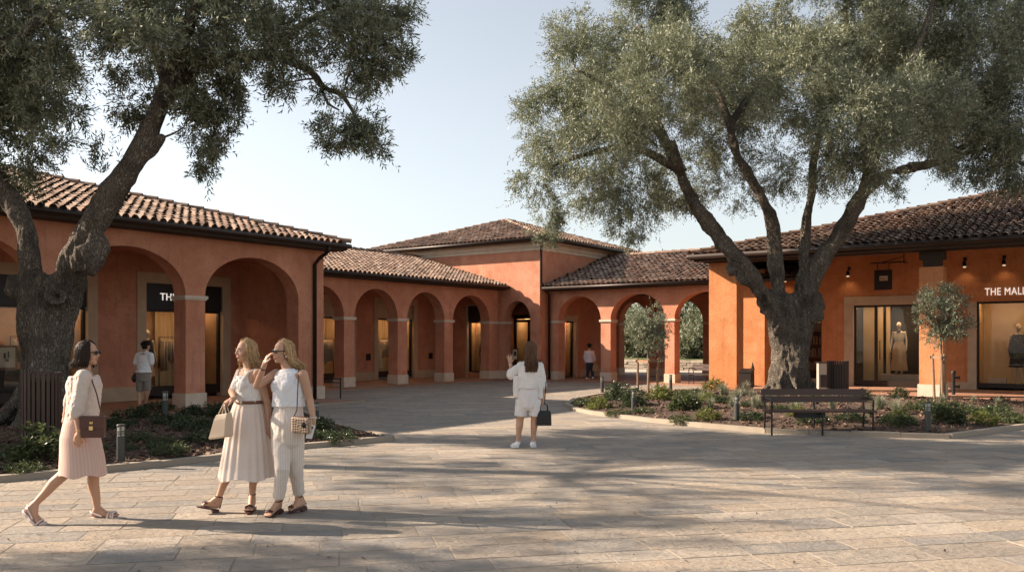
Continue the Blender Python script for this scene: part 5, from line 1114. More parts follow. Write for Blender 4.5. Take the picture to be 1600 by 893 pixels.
def skirt(name, secs, mt, t, n=120, pleats=20, amp=.05, seed=0, hem_wave=.0):
    """secs = (centre, half along a, half along b, pleat amount); a, b horizontal axes"""
    vs = []; ang = []; fs = []; rg = np.random.RandomState(seed); ph = rg.uniform(0, 6.28, 4)
    for k, (c, a, hx, b_, hy, pa) in enumerate(secs):
        c, a, b_ = Vector(c), Vector(a), Vector(b_)
        for i in range(n):
            th = 6.283185*i/n; mod = 1+pa*amp*(math.sin(pleats*th+ph[0]+1.3*math.sin(2*th+ph[1]))+.6*math.sin(7*th+ph[2]))
            p = c+a*(hx*mod*math.cos(th))+b_*(hy*mod*math.sin(th)); 
            if k == len(secs)-1: p.z += hem_wave*math.sin(5*th+ph[3])
            vs.append(p); ang.append(th)
    for k in range(len(secs)-1):
        for i in range(n): j = (i+1) % n; fs.append((k*n+i, k*n+j, (k+1)*n+j, (k+1)*n+i))
    m = M(); m.add(vs, fs); return m.build(name, mt, t, smooth=True, attr=ang)
def densify(secs, k=6):
    out = []
    for A, B in zip(secs[:-1], secs[1:]):
        for q in range(k):
            t = q/k; t2 = t*t*(3-2*t)*.5+t*.5; out.append((Vector(A[0]).lerp(Vector(B[0]), t2), A[1], A[2]+(B[2]-A[2])*t2, A[3], A[4]+(B[4]-A[4])*t2, A[5]+(B[5]-A[5])*t))
    return out+[secs[-1]]
def J(d0):
    return lambda px, py, dd=0.0: P(px, py, d0+dd)
def torso(m, secs, lat, fwd, inf=0.0, n=22): m.loft([(c, a+inf, b_+inf) for c, a, b_ in secs], lat, fwd, n)
VX = .0062
# ---------------------------------------------------------------- walking woman on the left (striped skirt)
q = J(8.4); f = Vector((1,.02,0)).normalized(); l = right_of(f); px_m = 8.4/F
t = thing('person', 'woman with dark bob and sunglasses in pale jacket and pink striped skirt walking right', 'person', (q(118,800).x, 8.4, 0)); m = M()
hc = q(137,552); head(m, hc, f); nb = q(132,581); neck(m, hc, nb, f)
T = [(q(127,690), .155,.115),(q(126,672), .175,.125),(q(129,645), .135,.105),(q(131,622), .145,.115),(q(132,602), .160,.118),(q(131,588), .155,.085),(q(132,580), .075,.062)]
torso(m, T, l, f); 
for s_ in (-1,1): m.ell(q(143,613)+l*s_*.065, .055,.05,.055, l, f, Z3)
shR, elR, wrR = q(130,589,-.17), q(120,641,-.24), q(124,674,-.26); shL, elL, wrL = q(131,589,.17), q(108,628,.22), q(103,640,.20)
m.chain([(shR,.052),(shR.lerp(elR,.5),.044),(elR,.036)]); m.chain([(elR,.037),(elR.lerp(wrR,.35),.036),(wrR,.025)]); hand(m, wrR, q(117,700,-.26)-wrR, Vector((.5,.85,0)), f, .42)
m.chain([(shL,.050),(elL,.036),(wrL,.026)]); hand(m, wrL, Vector((.2,-.3,-.9)), Vector((.6,-.4,0)), f, .5)
hpR, knR, anR, heR, toR = q(126,690,-.09), q(99,741,-.08), q(55,786,-.16), q(44,796,-.18), q(67,818,-.18)
hpL, knL, anL, heL, toL = q(131,690,.09), q(146,741,.10), q(152,793,.14), q(147,803,.14), q(184,803,.12)
for h_, k_, a_2, he, to in ((hpR,knR,anR,heR,toR),(hpL,knL,anL,heL,toL)):
    bk = (k_-h_).normalized(); m.chain([(h_,.092),(h_.lerp(k_,.5),.074),(k_,.054)]); m.chain([(k_,.054),(k_.lerp(a_2,.30)-f*.012,.054),(k_.lerp(a_2,.65),.041),(a_2,.032)]); foot(m, a_2, he, to)
remesh(m, 'body', MT['skin_a'], t, VX, 3)
face_bits(t, hc, f, False); sunglasses(t, hc, f)
hair(t, hc, f, .135, MT['hair_dark'], 3, 210, 52, .006, back=.02, flare=.02)
m = M(); torso(m, T[2:6], l, f, .026); m.loft([(T[2][0]-Z3*.07, .165,.14),(T[2][0], .160,.135),(T[3][0], .165,.142)], l, f, 22)
for s_ in (-1,1): m.ell(q(142,613)+l*s_*.06, .07,.055,.07, l, f, Z3)
m.chain([(shR+l*.0,.068),(shR.lerp(elR,.5),.064),(elR-(elR-shR).normalized()*.0,.060),(elR.lerp(wrR,.12),.056)]); m.chain([(shL,.066),(shL.lerp(elL,.55),.062),(elL,.056),(elL.lerp(wrL,.2),.05)]); m.cap(shR,.062,nb-Z3*.015,.05); m.cap(shL,.062,nb-Z3*.015,.05)
remesh(m, 'jacket', MT['linen'], t, VX, 2, fold(.014, 11, 7, 1))
m = M(); c0 = nb+Z3*.012
for s_ in (-1,1): m.add([c0-f*.05+l*s_*.02+Z3*.03, c0+f*.065+l*s_*.03-Z3*.02, c0+f*.085+l*s_*.075-Z3*.045, c0-f*.04+l*s_*.085+Z3*.0], [(0,1,2,3)])
m.build('collar', MT['linen'], t)
SK = [(q(129,641), f,.128,l,.148,.2),(q(127,660), f,.152,l,.175,.5),(q(126,682), f,.172,l,.192,.8),(q(129,715), f,.195,l,.20,1.0),(q(130,741), f,.212,l,.205,1.0)]
skirt('skirt', densify(SK), MT['pink_stripe'], t, 140, 7, .03, 3, .014)
for he, to in ((heR,toR),(heL,toL)):
    m = M(); sole(m, he, to, .046, .022, .026); d = (to-he).normalized(); s_ = d.cross(Z3).normalized(); u_ = s_.cross(d)
    b_ = he+d*.16
    for o in (0,.03,.05): m.tube([b_+d*o+s_*.045-u_*.028, b_+d*o+s_*.036+u_*.014, b_+d*o+u_*.030, b_+d*o-s_*.036+u_*.014, b_+d*o-s_*.045-u_*.028], .009, 6)
    m.tube([he+d*.10+s_*.045-u_*.01, he+s_*.036+u_*.02, he-d*.038+u_*.03, he-s_*.036+u_*.02, he+d*.10-s_*.045-u_*.01], .008, 6); m.build('sandal', MT['shoe'], t)
m = M(); d_ = (wrR-elR).normalized(); m.tube([wrR+d_*(-.012)+Vector((math.cos(k*.5236)*.029, math.sin(k*.5236)*.029, 0)) for k in range(13)], .004, 5); m.build('bracelet', MT['gold'], t)
# her bag
c = q(146,667,-.25); bg = thing('shoulder_bag', 'dark brown flap bag on a thin strap at the hip of the striped skirt wearer', 'bag', tuple(c)); m = M()
m.obox(c-Z3*.0, f*.108, l*.035, Z3*.095); ob = m.build('bag_body', MT['leather'], bg); md = ob.modifiers.new('b','BEVEL'); md.width = .012; md.segments = 3
m = M(); m.obox(c+l*.039+Z3*.045, f*.111, l*.006, Z3*.055); m.obox(c+Z3*.099, f*.111, l*.042, Z3*.006); ob = m.build('flap', MT['leather'], bg); md = ob.modifiers.new('b','BEVEL'); md.width = .004; md.segments = 2
m = M(); m.obox(c+l*.049-Z3*.004, f*.018, l*.004, Z3*.018); m.build('clasp', MT['gold'], bg)
m = M(); 
for k in (-1,1): m.obox(c+l*.047+Z3*.045+f*.008*k, f*.006, l*.002, Z3*.010)
m.build('emblem', MT['gold'], bg)
m = M(); m.tube([c-f*.10+Z3*.09, q(127,640,-.17), q(131,610,-.16), q(136,586,-.13), q(136,578,-.06)], .006, 6); m.tube([c+f*.10+Z3*.09, q(157,640,-.20), q(151,615,-.17), q(143,592,-.13), q(136,578,-.06)], .006, 6); m.build('strap', MT['leather'], bg)
# ---------------------------------------------------------------- woman in pleated skirt
q = J(8.85); f = Vector((-.70,-.71,0)).normalized(); l = right_of(f); fh = Vector((-.74,-.67,-.02)).normalized()
t = thing('person', 'smiling blond woman in white camisole and long cream pleated skirt walking left', 'person', (q(385,800).x, 8.85, 0)); m = M()
hc = q(384,548); head(m, hc, fh); nb = q(389,576); neck(m, hc, nb, f)
T = [(q(388,672), .150,.11),(q(388,655), .172,.12),(q(389,630), .130,.10),(q(389,612), .138,.105),(q(389,596), .152,.110),(q(389,582), .156,.076),(q(389,575), .07,.06)]
torso(m, T, l, f)
for s_ in (-1,1): m.ell(q(387,601)+f*.085+l*s_*.062, .056,.05,.056, l, f, Z3)
shR, elR, wrR = q(389,582)+l*.175, q(362,611,-.02), q(366,622,-.26); shL, elL, wrL = q(389,582)-l*.175, q(418,632,-.02), q(420,664,-.02)
m.chain([(shR,.048),(elR,.036)]); m.chain([(elR,.036),(wrR,.025)]); hand(m, wrR, Vector((-.8,-.35,-.35)), Vector((0,.3,-.9)), Vector((.1,-.9,-.3)), .75)
m.chain([(shL,.048),(shL.lerp(elL,.5),.042),(elL,.035)]); m.chain([(elL,.035),(elL.lerp(wrL,.35),.034),(wrL,.025)]); hand(m, wrL, Vector((.05,-.1,-1)), -l*-1.0, f, .4)
hpR, knR, anR, heR, toR = q(378,672), q(362,722,-.10), q(342,776,-.06), q(339,790,-.05), q(314,786,-.14)
hpL, knL, anL, heL, toL = q(397,672), q(397,727,.05), q(394,772,.05), q(395,786,.06), q(388,795,-.16)
for h_, k_, a_2, he, to in ((hpR,knR,anR,heR,toR),(hpL,knL,anL,heL,toL)):
    m.chain([(h_,.09),(k_,.054)]); m.chain([(k_,.054),(k_.lerp(a_2,.30)-f*.012,.053),(k_.lerp(a_2,.65),.040),(a_2,.031)]); foot(m, a_2, he, to)
remesh(m, 'body', MT['skin_b'], t, VX, 3); face_bits(t, hc, fh)
hair(t, hc, fh, .185, MT['hair_blond'], 5, 210, 66, .016, part=.01, back=.03, flare=.035)
m = M(); torso(m, [(T[2][0]-Z3*.03, .140,.112),(T[2][0]+Z3*.015, .158,.130),(T[3][0], .158,.128),(T[4][0]-Z3*.015, .148,.118),(T[4][0]+Z3*.055, .118,.112)], l, f, .004)
for s_ in (-1,1): m.ell(q(387,602)+f*.088+l*s_*.06, .064,.052,.066, l, f, Z3)
for s_ in (-1,1): m.chain([(q(388,592)+f*.10+l*s_*.085,.012),(q(389,580)+f*.055+l*s_*.105,.011),(q(389,576)-f*.02+l*s_*.10,.010),(q(389,590)-f*.10+l*s_*.085,.012)])
remesh(m, 'camisole', MT['blouse'], t, VX, 2, fold(.012, 14, 6, 4))
m = M(); rs = [[q(389,y_)+l*(w_*math.cos(k*.2618))+f*(h_*math.sin(k*.2618)) for k in range(24)] for y_, w_, h_ in ((624.5,.166,.140),(629.5,.166,.140))]; m.rings(rs); m.build('belt', MT['belt'], t, smooth=True)
ax, ay = Vector((1,0,0)), Vector((0,1,0))
SK = [(q(389,627), ax,.146,ay,.125,.25),(q(388,640), ax,.170,ay,.150,.7),(q(387.5,660), ax,.198,ay,.175,.9),(q(387,695), ax,.235,ay,.215,1.0),(q(386,730), ax,.268,ay,.24,1.0),(q(385.5,745,-.02), ax,.282,ay,.25,1.0)]
skirt('skirt', densify(SK), MT['pleat'], t, 220, 22, .022, 8, .018)
def sandals(t, pairs, mt):
    for he, to, an in pairs:
        m = M(); sole(m, he, to, .043, .012, .030, .030); d = (to-he).normalized(); s_ = d.cross(Z3).normalized(); u_ = s_.cross(d); b_ = he+d*(to-he).length*.72
        for o in (0,.018): m.tube([b_+d*o+s_*.044-u_*.03, b_+d*o+s_*.036+u_*.012, b_+d*o+u_*.026, b_+d*o-s_*.036+u_*.012, b_+d*o-s_*.044-u_*.03], .0075, 6)
        c = an+Z3*.004; m.tube([c+d*(.037*math.cos(k*.5236))+s_*(.037*math.sin(k*.5236)) for k in range(13)], .006, 5); m.tube([c-d*.037, he-d*.034-u_*.02], .007, 5); m.build('sandal', mt, t)
sandals(t, ((heR,toR,anR),(heL,toL,anL)), MT['sandal'])
m = M(); m.tube([q(384,572)+f*.06, q(387,583)+f*.10, q(388,592)+f*.115], .003, 5); m.ell(q(388,594)+f*.118, .008,.004,.014); m.build('necklace', MT['belt'], t)
c = q(347.5,664,-.33); bg = thing('handbag', 'cream leather handbag hanging from the hand of the pleated skirt wearer', 'bag', tuple(c)); m = M(); ba = Vector((.86,-.5,.16)).normalized(); bb = Vector((.5,.86,0)).normalized(); bu = Vector((.12,0,1)).normalized()
m.rings([[c+bu*z+ba*(w_*x)+bb*(h_*y) for x, y in ((-1,-1),(1,-1),(1,1),(-1,1))] for z, w_, h_ in ((-.125,.105,.055),(-.11,.112,.06),(.06,.088,.045),(.115,.078,.03))]); ob = m.build('bag_body', MT['beige_bag'], bg); md = ob.modifiers.new('b','BEVEL'); md.width = .012; md.segments = 3
hp = wrR+Vector((-.075,-.05,-.035))
for s_ in (-1,1):
    m = M(); m.tube([c+bu*.10+ba*(-.05)+bb*.032*s_, c.lerp(hp,.55)+ba*(-.045)+bb*.02*s_, hp+bb*.008*s_, c.lerp(hp,.55)+ba*.05+bb*.02*s_, c+bu*.10+ba*.055+bb*.032*s_], .0065, 6); m.build('handle', MT['beige_bag'], bg, smooth=True)
# ---------------------------------------------------------------- woman in trousers touching her sunglasses
q = J(8.72); f = Vector((-.50,-.866,0)).normalized(); l = right_of(f); fh = Vector((-.80,-.60,-.04)).normalized()
t = thing('person', 'blond woman in white sleeveless top and cream trousers raising a hand to her sunglasses', 'person', (q(448,800).x, 8.72, 0)); m = M()
hc = q(442,549.5); head(m, hc, fh); nb = q(450,577); neck(m, hc, nb, f)
T = [(q(449,676), .150,.115),(q(449,660), .175,.125),(q(451,630), .135,.10),(q(451,612), .142,.105),(q(451,597), .158,.112),(q(452,583), .165,.082),(q(451,576), .07,.06)]
torso(m, T, l, f)
for s_ in (-1,1): m.ell(q(450,602)+f*.085+l*s_*.065, .058,.05,.058, l, f, Z3)
shR, elR, wrR = q(452,584)+l*.18, q(401,602,-.14), q(413,570,-.24); shL, elL, wrL = q(452,584)-l*.185, q(484,623,-.06), q(490,655,-.12)
m.chain([(shR,.050),(shR.lerp(elR,.5),.043),(elR,.036)]); m.chain([(elR,.036),(elR.lerp(wrR,.4),.035),(wrR,.025)]); hand(m, wrR, Vector((.30,.05,.95)), Vector((.75,.6,-.1)), Vector((.45,-.8,.1)), .55)
m.chain([(shL,.050),(shL.lerp(elL,.5),.044),(elL,.036)]); m.chain([(elL,.037),(elL.lerp(wrL,.4),.036),(wrL,.025)]); hand(m, wrL, Vector((-.08,-.1,-1)), Vector((-.95,.2,0)), f, .45)
hpR, knR, anR, heR, toR = q(440,676), q(441,733,-.12), q(436,782,-.06), q(436,790,.0), q(416,804,-.20)
hpL, knL, anL, heL, toL = q(459,676), q(462,733,.04), q(467,776,.14), q(473,786,.12), q(450,795,.02)
for h_, k_, a_2, he, to in ((hpR,knR,anR,heR,toR),(hpL,knL,anL,heL,toL)):
    m.chain([(h_,.092),(k_,.055)]); m.chain([(k_,.055),(k_.lerp(a_2,.30)-f*.010,.054),(k_.lerp(a_2,.65),.041),(a_2,.032)]); foot(m, a_2, he, to)
remesh(m, 'body', MT['skin_b'], t, VX, 3); face_bits(t, hc, fh, False); sunglasses(t, hc, fh)
hair(t, hc, fh, .19, MT['hair_blond'], 9, 210, 82, .008, back=.10, flare=.015)
m = M(); torso(m, [(T[2][0]-Z3*.025, .168,.135),(T[3][0], .166,.135),(T[4][0], .160,.125),(T[4][0]+Z3*.06, .150,.105),(T[5][0]+Z3*.012, .138,.078),(T[6][0]-Z3*.006, .085,.068)], l, f, .003)
for s_ in (-1,1): m.ell(q(450,603)+f*.086+l*s_*.062, .066,.054,.070, l, f, Z3)
remesh(m, 'sleeveless_top', MT['whitetop'], t, VX, 2, fold(.012, 11, 6, 7))
m = M(); torso(m, [(q(449,704), .085,.07),(q(449,692), .150,.118),(T[0][0], .178,.137),(T[1][0], .186,.142),(q(450,640), .160,.122),(q(451,629), .150,.116)], l, f)
for h_, k_, a_2 in ((hpR,knR,anR),(hpL,knL,anL)): e_ = a_2+Z3*.035; m.tube([h_+Z3*.06, h_, h_.lerp(k_,.5), k_, k_.lerp(e_,.5), e_], [.088,.100,.090,.073,.063,.056], 18)
remesh(m, 'trousers', MT['trouser'], t, VX, 2, fold(.008, 7, 4, 2))
m = M(); m.rings([[q(451,y_)+l*(.155*math.cos(k*.2618))+f*(.121*math.sin(k*.2618)) for k in range(24)] for y_ in (627.5,630)]); m.build('belt', MT['belt'], t, smooth=True)
sandals(t, ((heR,toR,anR),(heL,toL,anL)), MT['sandal'])
d_ = (wrL-elL).normalized(); m = M(); m.tube([wrL-d_*.02+Vector((math.cos(k*.5236)*.030, math.sin(k*.5236)*.030, 0)) for k in range(13)], .010, 6); m.build('watch', MT['cap'], t)
m = M(); d_ = (wrR-elR).normalized(); a_v = d_.cross(Vector((0,1,0))).normalized(); b_v = d_.cross(a_v); m.tube([wrR-d_*.04+a_v*math.cos(k*.5236)*.031+b_v*math.sin(k*.5236)*.031 for k in range(13)], .005, 5); m.build('bracelet', MT['lens_dark'], t)
m = M(); m.ell(hc+right_of(fh)*-.08-Z3*.045+fh*.0, .008,.008,.010); m.build('earring', MT['whitetop'], t)
c = q(471,664,-.27); bg = thing('shoulder_bag', 'checked brown and beige camera bag on a thin strap in front of the trousers', 'bag', tuple(c)); m = M(); ba = Vector((.95,-.28,-.06)).normalized(); bb = Vector((.28,.95,0)).normalized()
m.obox(c, ba*.098, bb*.038, Z3*.078); ob = m.build('bag_body', MT['check'], bg); md = ob.modifiers.new('b','BEVEL'); md.width = .022; md.segments = 4
m = M(); m.ell(c-bb*.042+ba*.05+Z3*.01, .022,.01,.028); m.build('tassel', MT['lens_dark'], bg); m = M(); m.tube([c+Z3*.077-ba*.09, c+Z3*.082, c+Z3*.077+ba*.09], .006, 6); m.build('zip', MT['belt'], bg)
m = M(); m.tube([c-ba*.09+Z3*.06, q(464,640,-.24), q(465,612,-.20), q(466,590,-.15), q(467,577,-.06), q(468,575,.02)], .0055, 6); m.build('strap', MT['leather'], bg)
c = wrL+Vector((-.02,-.05,-.115)); ph = thing('mobile_phone', 'white phone held low in the hand of the trousers wearer', 'phone', tuple(c)); m = M(); pu = Vector((.28,-.15,1)).normalized(); pa = Vector((.8,.5,-.15)).normalized(); pn = pu.cross(pa); m.obox(c, pa*.033, pn*.005, pu*.07); ob = m.build('shell', MT['whitetop'], ph); md = ob.modifiers.new('b','BEVEL'); md.width = .006; md.segments = 3
m = M(); m.obox(c+pn*.0062*(-1 if pn.y > 0 else 1)+pu*.045, pa*.014, pn*.001, pu*.014); m.build('lens', MT['lens_dark'], ph)
# ---------------------------------------------------------------- woman in white from behind, waving
q = J(14.2); f = Vector((-.08,1,0)).normalized(); l = right_of(f)
t = thing('person', 'long haired woman in white blouse and shorts seen from behind waving one hand', 'person', (q(822,698).x, 14.2, 0)); m = M()
hc = q(829,545.5); head(m, hc, f); nb = q(828.5,562); neck(m, hc, nb, f)
T = [(q(826,626), .15,.115),(q(826,616), .165,.122),(q(827,597), .135,.10),(q(828,587), .145,.108),(q(829,577), .160,.112),(q(829,568), .145,.082),(q(829,562.5), .07,.06)]
torso(m, T, l, f)
shL, elL, wrL = q(829,570)-l*.160, q(799,585,.04), q(797.5,567.5,.10); shR, elR, wrR = q(829,570.5)+l*.162, q(848,602,.02), q(848.5,622,-.02)
m.chain([(shL,.050),(elL,.037)]); m.chain([(elL,.037),(wrL,.025)]); hand(m, wrL, Vector((-.10,0,1)), Vector((.15,1,0)), Vector((.95,0,.1)), .10, .0098, .35)
m.chain([(shR,.050),(elR,.037)]); m.chain([(elR,.036),(wrR,.025)]); hand(m, wrR, Vector((0,0,-1)), -l, f, .7)
hpL, knL, anL, heL, toL = q(815,628), q(812.5,656,.02), q(809.5,687,.0), q(808,694.5,-.08), q(799.5,696,.10)
hpR, knR, anR, heR, toR = q(837,628), q(835,656,.02), q(833,687,.0), q(832,694.5,-.08), q(835,694.5,.13)
for h_, k_, a_2, he, to in ((hpR,knR,anR,heR,toR),(hpL,knL,anL,heL,toL)):
    m.chain([(h_,.098),(k_,.060)]); m.chain([(k_,.060),(k_.lerp(a_2,.30)-f*.015,.059),(k_.lerp(a_2,.65),.044),(a_2,.034)]); foot(m, a_2, he, to, False)
remesh(m, 'body', MT['skin_a'], t, .0075, 3)
hair(t, hc, f, .33, MT['hair_brown'], 12, 240, 60, .008, back=.055, flare=.018, spread=1.04, r=.011)
m = M(); torso(m, [(q(825.5,606), .178,.145),(q(826,590), .172,.14),(T[4][0], .182,.135),(T[5][0], .150,.095),(q(829,563.5), .085,.07)], l, f, .004)
m.chain([(shL,.052),(shL.lerp(elL,.5),.070),(elL,.078),(elL.lerp(wrL,.2),.066)]); m.chain([(shR,.052),(shR.lerp(elR,.55),.066),(elR,.064)])
m.loft([(q(808,620,-.02), .055,.04),(q(808,606,-.02), .070,.06),(q(810,588,-.03), .08,.07)], Vector((1,.1,0)), Vector((-.1,1,0)), 14); m.loft([(q(845,622,-.02), .040,.045),(q(843,606,-.02), .055,.065),(q(840,590,-.02), .07,.07)], Vector((1,-.1,0)), Vector((.1,1,0)), 14)
remesh(m, 'blouse', MT['blouse'], t, .0075, 2, fold(.018, 9, 3.2, 3))
m = M(); torso(m, [(q(826,640), .09,.08),(q(826,634), .155,.125),(T[0][0], .178,.14),(T[1][0], .180,.14),(q(827,600), .150,.118)], l, f)
for h_, k_ in ((hpL,knL),(hpR,knR)): m.tube([h_+Z3*.05, h_, h_.lerp(k_,.35), h_.lerp(k_,.74)], [.092,.100,.098,.097], 16)
remesh(m, 'shorts', MT['shorts_w'], t, .0075, 2, fold(.014, 8, 4, 5))
for he, to, an in ((heL,toL,anL),(heR,toR,anR)):
    m = M(); sole(m, he, to, .048, .022, .022); m.cap(he+Z3*.004,.042,he.lerp(to,.7),.040); m.cap(he.lerp(to,.7)-Z3*.0,.040,to-Z3*.004,.026); m.cap(he+Z3*.01,.040,an-Z3*.035,.040); m.build('shoe', MT['whitetop'], t, smooth=True)
m = M(); m.tube([wrL-Z3*.02+Vector((math.cos(k*.5236)*.030, math.sin(k*.5236)*.030, 0)) for k in range(13)], .005, 5); m.build('bracelet', MT['whitetop'], t)
c = q(850,652,-.02); bg = thing('handbag', 'black structured handbag hanging at the right side of the woman in white', 'bag', tuple(c)); m = M()
m.rings([[c+Z3*z+l*(w_*x)+f*(h_*y) for x, y in ((-1,-1),(1,-1),(1,1),(-1,1))] for z, w_, h_ in ((-.125,.118,.065),(.06,.112,.06),(.115,.098,.045))]); ob = m.build('bag_body', MT['black'], bg); md = ob.modifiers.new('b','BEVEL'); md.width = .012; md.segments = 3
hp = wrR+Vector((.005,-.005,-.085))
for s_ in (-1,1): m = M(); m.tube([c+Z3*.11-l*.06+f*.045*s_, c+Z3*.21-l*.055+f*.025*s_, Vector((hp.x-.01,hp.y,hp.z))+f*.012*s_, c+Z3*.21+l*.05+f*.025*s_, c+Z3*.11+l*.06+f*.045*s_], .008, 6); m.build('handle', MT['black'], bg, smooth=True)
m = M(); m.tube([hp+l*.02, wrR+l*.05+Z3*.25, shR+l*.0+Z3*.07, nb+l*.10+Z3*.02], .007, 6); m.build('strap', MT['black'], bg)
# ---------------------------------------------------------------- man at the left shop window
q = J(21.1); f = Vector((.42,.9,0)).normalized(); l = right_of(f)
t = thing('person', 'man in white polo shirt and grey shorts facing the left shop window', 'person', (q(224,640).x, 21.1, .05)); m = M(); hc = q(228,540.5); head(m, hc, f); nb = q(226.5,551); neck(m, hc, nb, f)
T = [(q(224,593), .15,.12),(q(224,587), .165,.125),(q(225,578), .15,.11),(q(225,566), .165,.12),(q(225.5,558), .185,.12),(q(226,554), .165,.085),(q(226.5,551), .07,.06)]; torso(m, T, l, f)
shL, elL, wrL = q(226,555)-l*.20, q(211.5,571,.0), q(210.5,585,.0); shR, elR, wrR = q(226,555)+l*.20, q(236,570,-.02), q(235.5,583,.05)
for a, b_, c in ((shL,elL,wrL),(shR,elR,wrR)): m.chain([(a,.056),(b_,.042)]); m.chain([(b_,.042),(c,.029)]); hand(m, c, Vector((0,.05,-1)), -l if a is shR else l, f, .4, .0098)
L1 = (q(219,593), q(218.5,612,.05), q(218,632,-.05), q(217,637.5,-.12), q(216.5,639,.13)); L2 = (q(229,593), q(230.5,611,.05), q(227.5,629,.12), q(226.5,634,.08), q(229.5,634,.30))
for h_, k_, a_2, he, to in (L1, L2): m.chain([(h_,.10),(k_,.062)]); m.chain([(k_,.062),(k_.lerp(a_2,.3)-f*.015,.060),(a_2,.036)]); foot(m, a_2, he, to, False)
remesh(m, 'body', MT['skin_a'], t, .010, 2); short_hair(t, hc, f, MT['hair_black'], 2)
m = M(); torso(m, [(q(224.5,581), .19,.145)]+T[2:6], l, f, .02); m.chain([(shL,.075),(shL.lerp(elL,.7),.072)]); m.chain([(shR,.075),(shR.lerp(elR,.7),.072)]); m.cap(shL,.06,nb,.06); m.cap(shR,.06,nb,.06); remesh(m, 'polo_shirt', MT['whitetop'], t, .010, 2, fold(.016, 8, 4, 2))
m = M(); torso(m, [(T[0][0]-Z3*.03, .175,.14),(T[1][0], .182,.142),(q(224.5,580.5), .165,.125)], l, f)
for h_, k_, *_ in (L1, L2): m.tube([h_+Z3*.04, h_, h_.lerp(k_,.88)], [.09,.098,.088], 14)
remesh(m, 'shorts', MT['shorts_g'], t, .010, 2, fold(.014, 8, 4, 1))
for _, _, a_2, he, to in (L1, L2): m = M(); sole(m, he, to, .05, .025, .02); m.cap(he,.045,to,.034); m.cap(he+Z3*.01,.042,a_2-Z3*.03,.04); m.build('shoe', MT['black'], t, smooth=True)
c = q(210,590.5,-.03); bg = thing('pouch_bag', 'small black pouch in the left hand of the man in shorts', 'bag', tuple(c)); m = M(); m.ell(c, .07,.05,.10); m.build('pouch', MT['black'], bg, smooth=True); m = M(); m.tube([c+Z3*.09-l*.03, c+Z3*.15, c+Z3*.09+l*.03], .008, 6); m.build('handle', MT['black'], bg)
# ---------------------------------------------------------------- far man under the passage
q = J(38.4); f = Vector((.1,1,0)).normalized(); l = right_of(f)
t = thing('person', 'dark haired man in pale shirt and dark trousers walking away under the passage', 'person', (q(921,592).x, 38.4, .05)); m = M(); hc = q(921,540.5); head(m, hc, f); nb = q(921,546.5); neck(m, hc, nb, f)
T = [(q(921,570), .15,.12),(q(921,566), .16,.12),(q(921,560), .15,.11),(q(921,555), .165,.12),(q(921,550.5), .18,.12),(q(921,548), .16,.085),(q(921,546.5), .07,.06)]; torso(m, T, l, f)
shL, elL, wrL = q(921,548.5)-l*.20, q(913.5,557), q(914,564,.05); shR, elR, wrR = q(921,548.5)+l*.20, q(928.5,557), q(930,565)
for a, b_, c in ((shL,elL,wrL),(shR,elR,wrR)): m.chain([(a,.055),(b_,.042)]); m.chain([(b_,.042),(c,.03)]); hand(m, c, Vector((0,.05,-1)), -l if a is shR else l, f, .4, .011)
L1 = (q(919,570), q(918.5,580,.02), q(917.5,588.5,-.05), q(917,590.5,-.1), q(917,590.8,.15)); L2 = (q(923.5,570), q(925,579,.08), q(926.5,588,.02), q(926.5,589.5,-.05), q(927.5,590.5,.2))
for h_, k_, a_2, he, to in (L1, L2): m.chain([(h_,.10),(k_,.062)]); m.chain([(k_,.06),(a_2,.038)]); foot(m, a_2, he, to, False)
remesh(m, 'body', MT['skin_a'], t, .014, 2); short_hair(t, hc, f, MT['hair_black'], 4)
m = M(); torso(m, [(q(921,566), .19,.145)]+T[2:6], l, f, .02); m.chain([(shL-Z3*.03+l*.03,.058),(elL,.058),(elL.lerp(wrL,.6),.052)]); m.chain([(shR-Z3*.03-l*.03,.058),(elR,.058),(elR.lerp(wrR,.6),.052)]); remesh(m, 'shirt', MT['lilac'], t, .014, 2)
m = M(); torso(m, [(T[0][0], .17,.135),(T[1][0], .165,.128)], l, f)
for h_, k_, a_2, *_ in (L1, L2): m.chain([(h_,.105),(k_,.08)]); m.chain([(k_,.08),(a_2,.062)])
remesh(m, 'trousers', MT['navy'], t, .014, 2)
for _, _, a_2, he, to in (L1, L2): m = M(); sole(m, he, to, .05, .025, .02); m.cap(he,.045,to,.034); m.build('shoe', MT['whitetop'], t, smooth=True)
c = q(930.5,573,-.02); bg = thing('paper_bag', 'brown paper bag carried by the man under the passage', 'bag', tuple(c)); m = M(); m.rings([[c+Z3*z+l*(.13*x*k)+f*(.05*y) for x, y in ((-1,-1),(1,-1),(1,1),(-1,1))] for z, k in ((-.17,1.0),(.13,.94))]); m.build('bag_body', MT['paper'], bg); m = M(); m.tube([c+Z3*.13-l*.05, c+Z3*.23, c+Z3*.13+l*.05], .008, 6); m.build('handle', MT['paper'], bg)
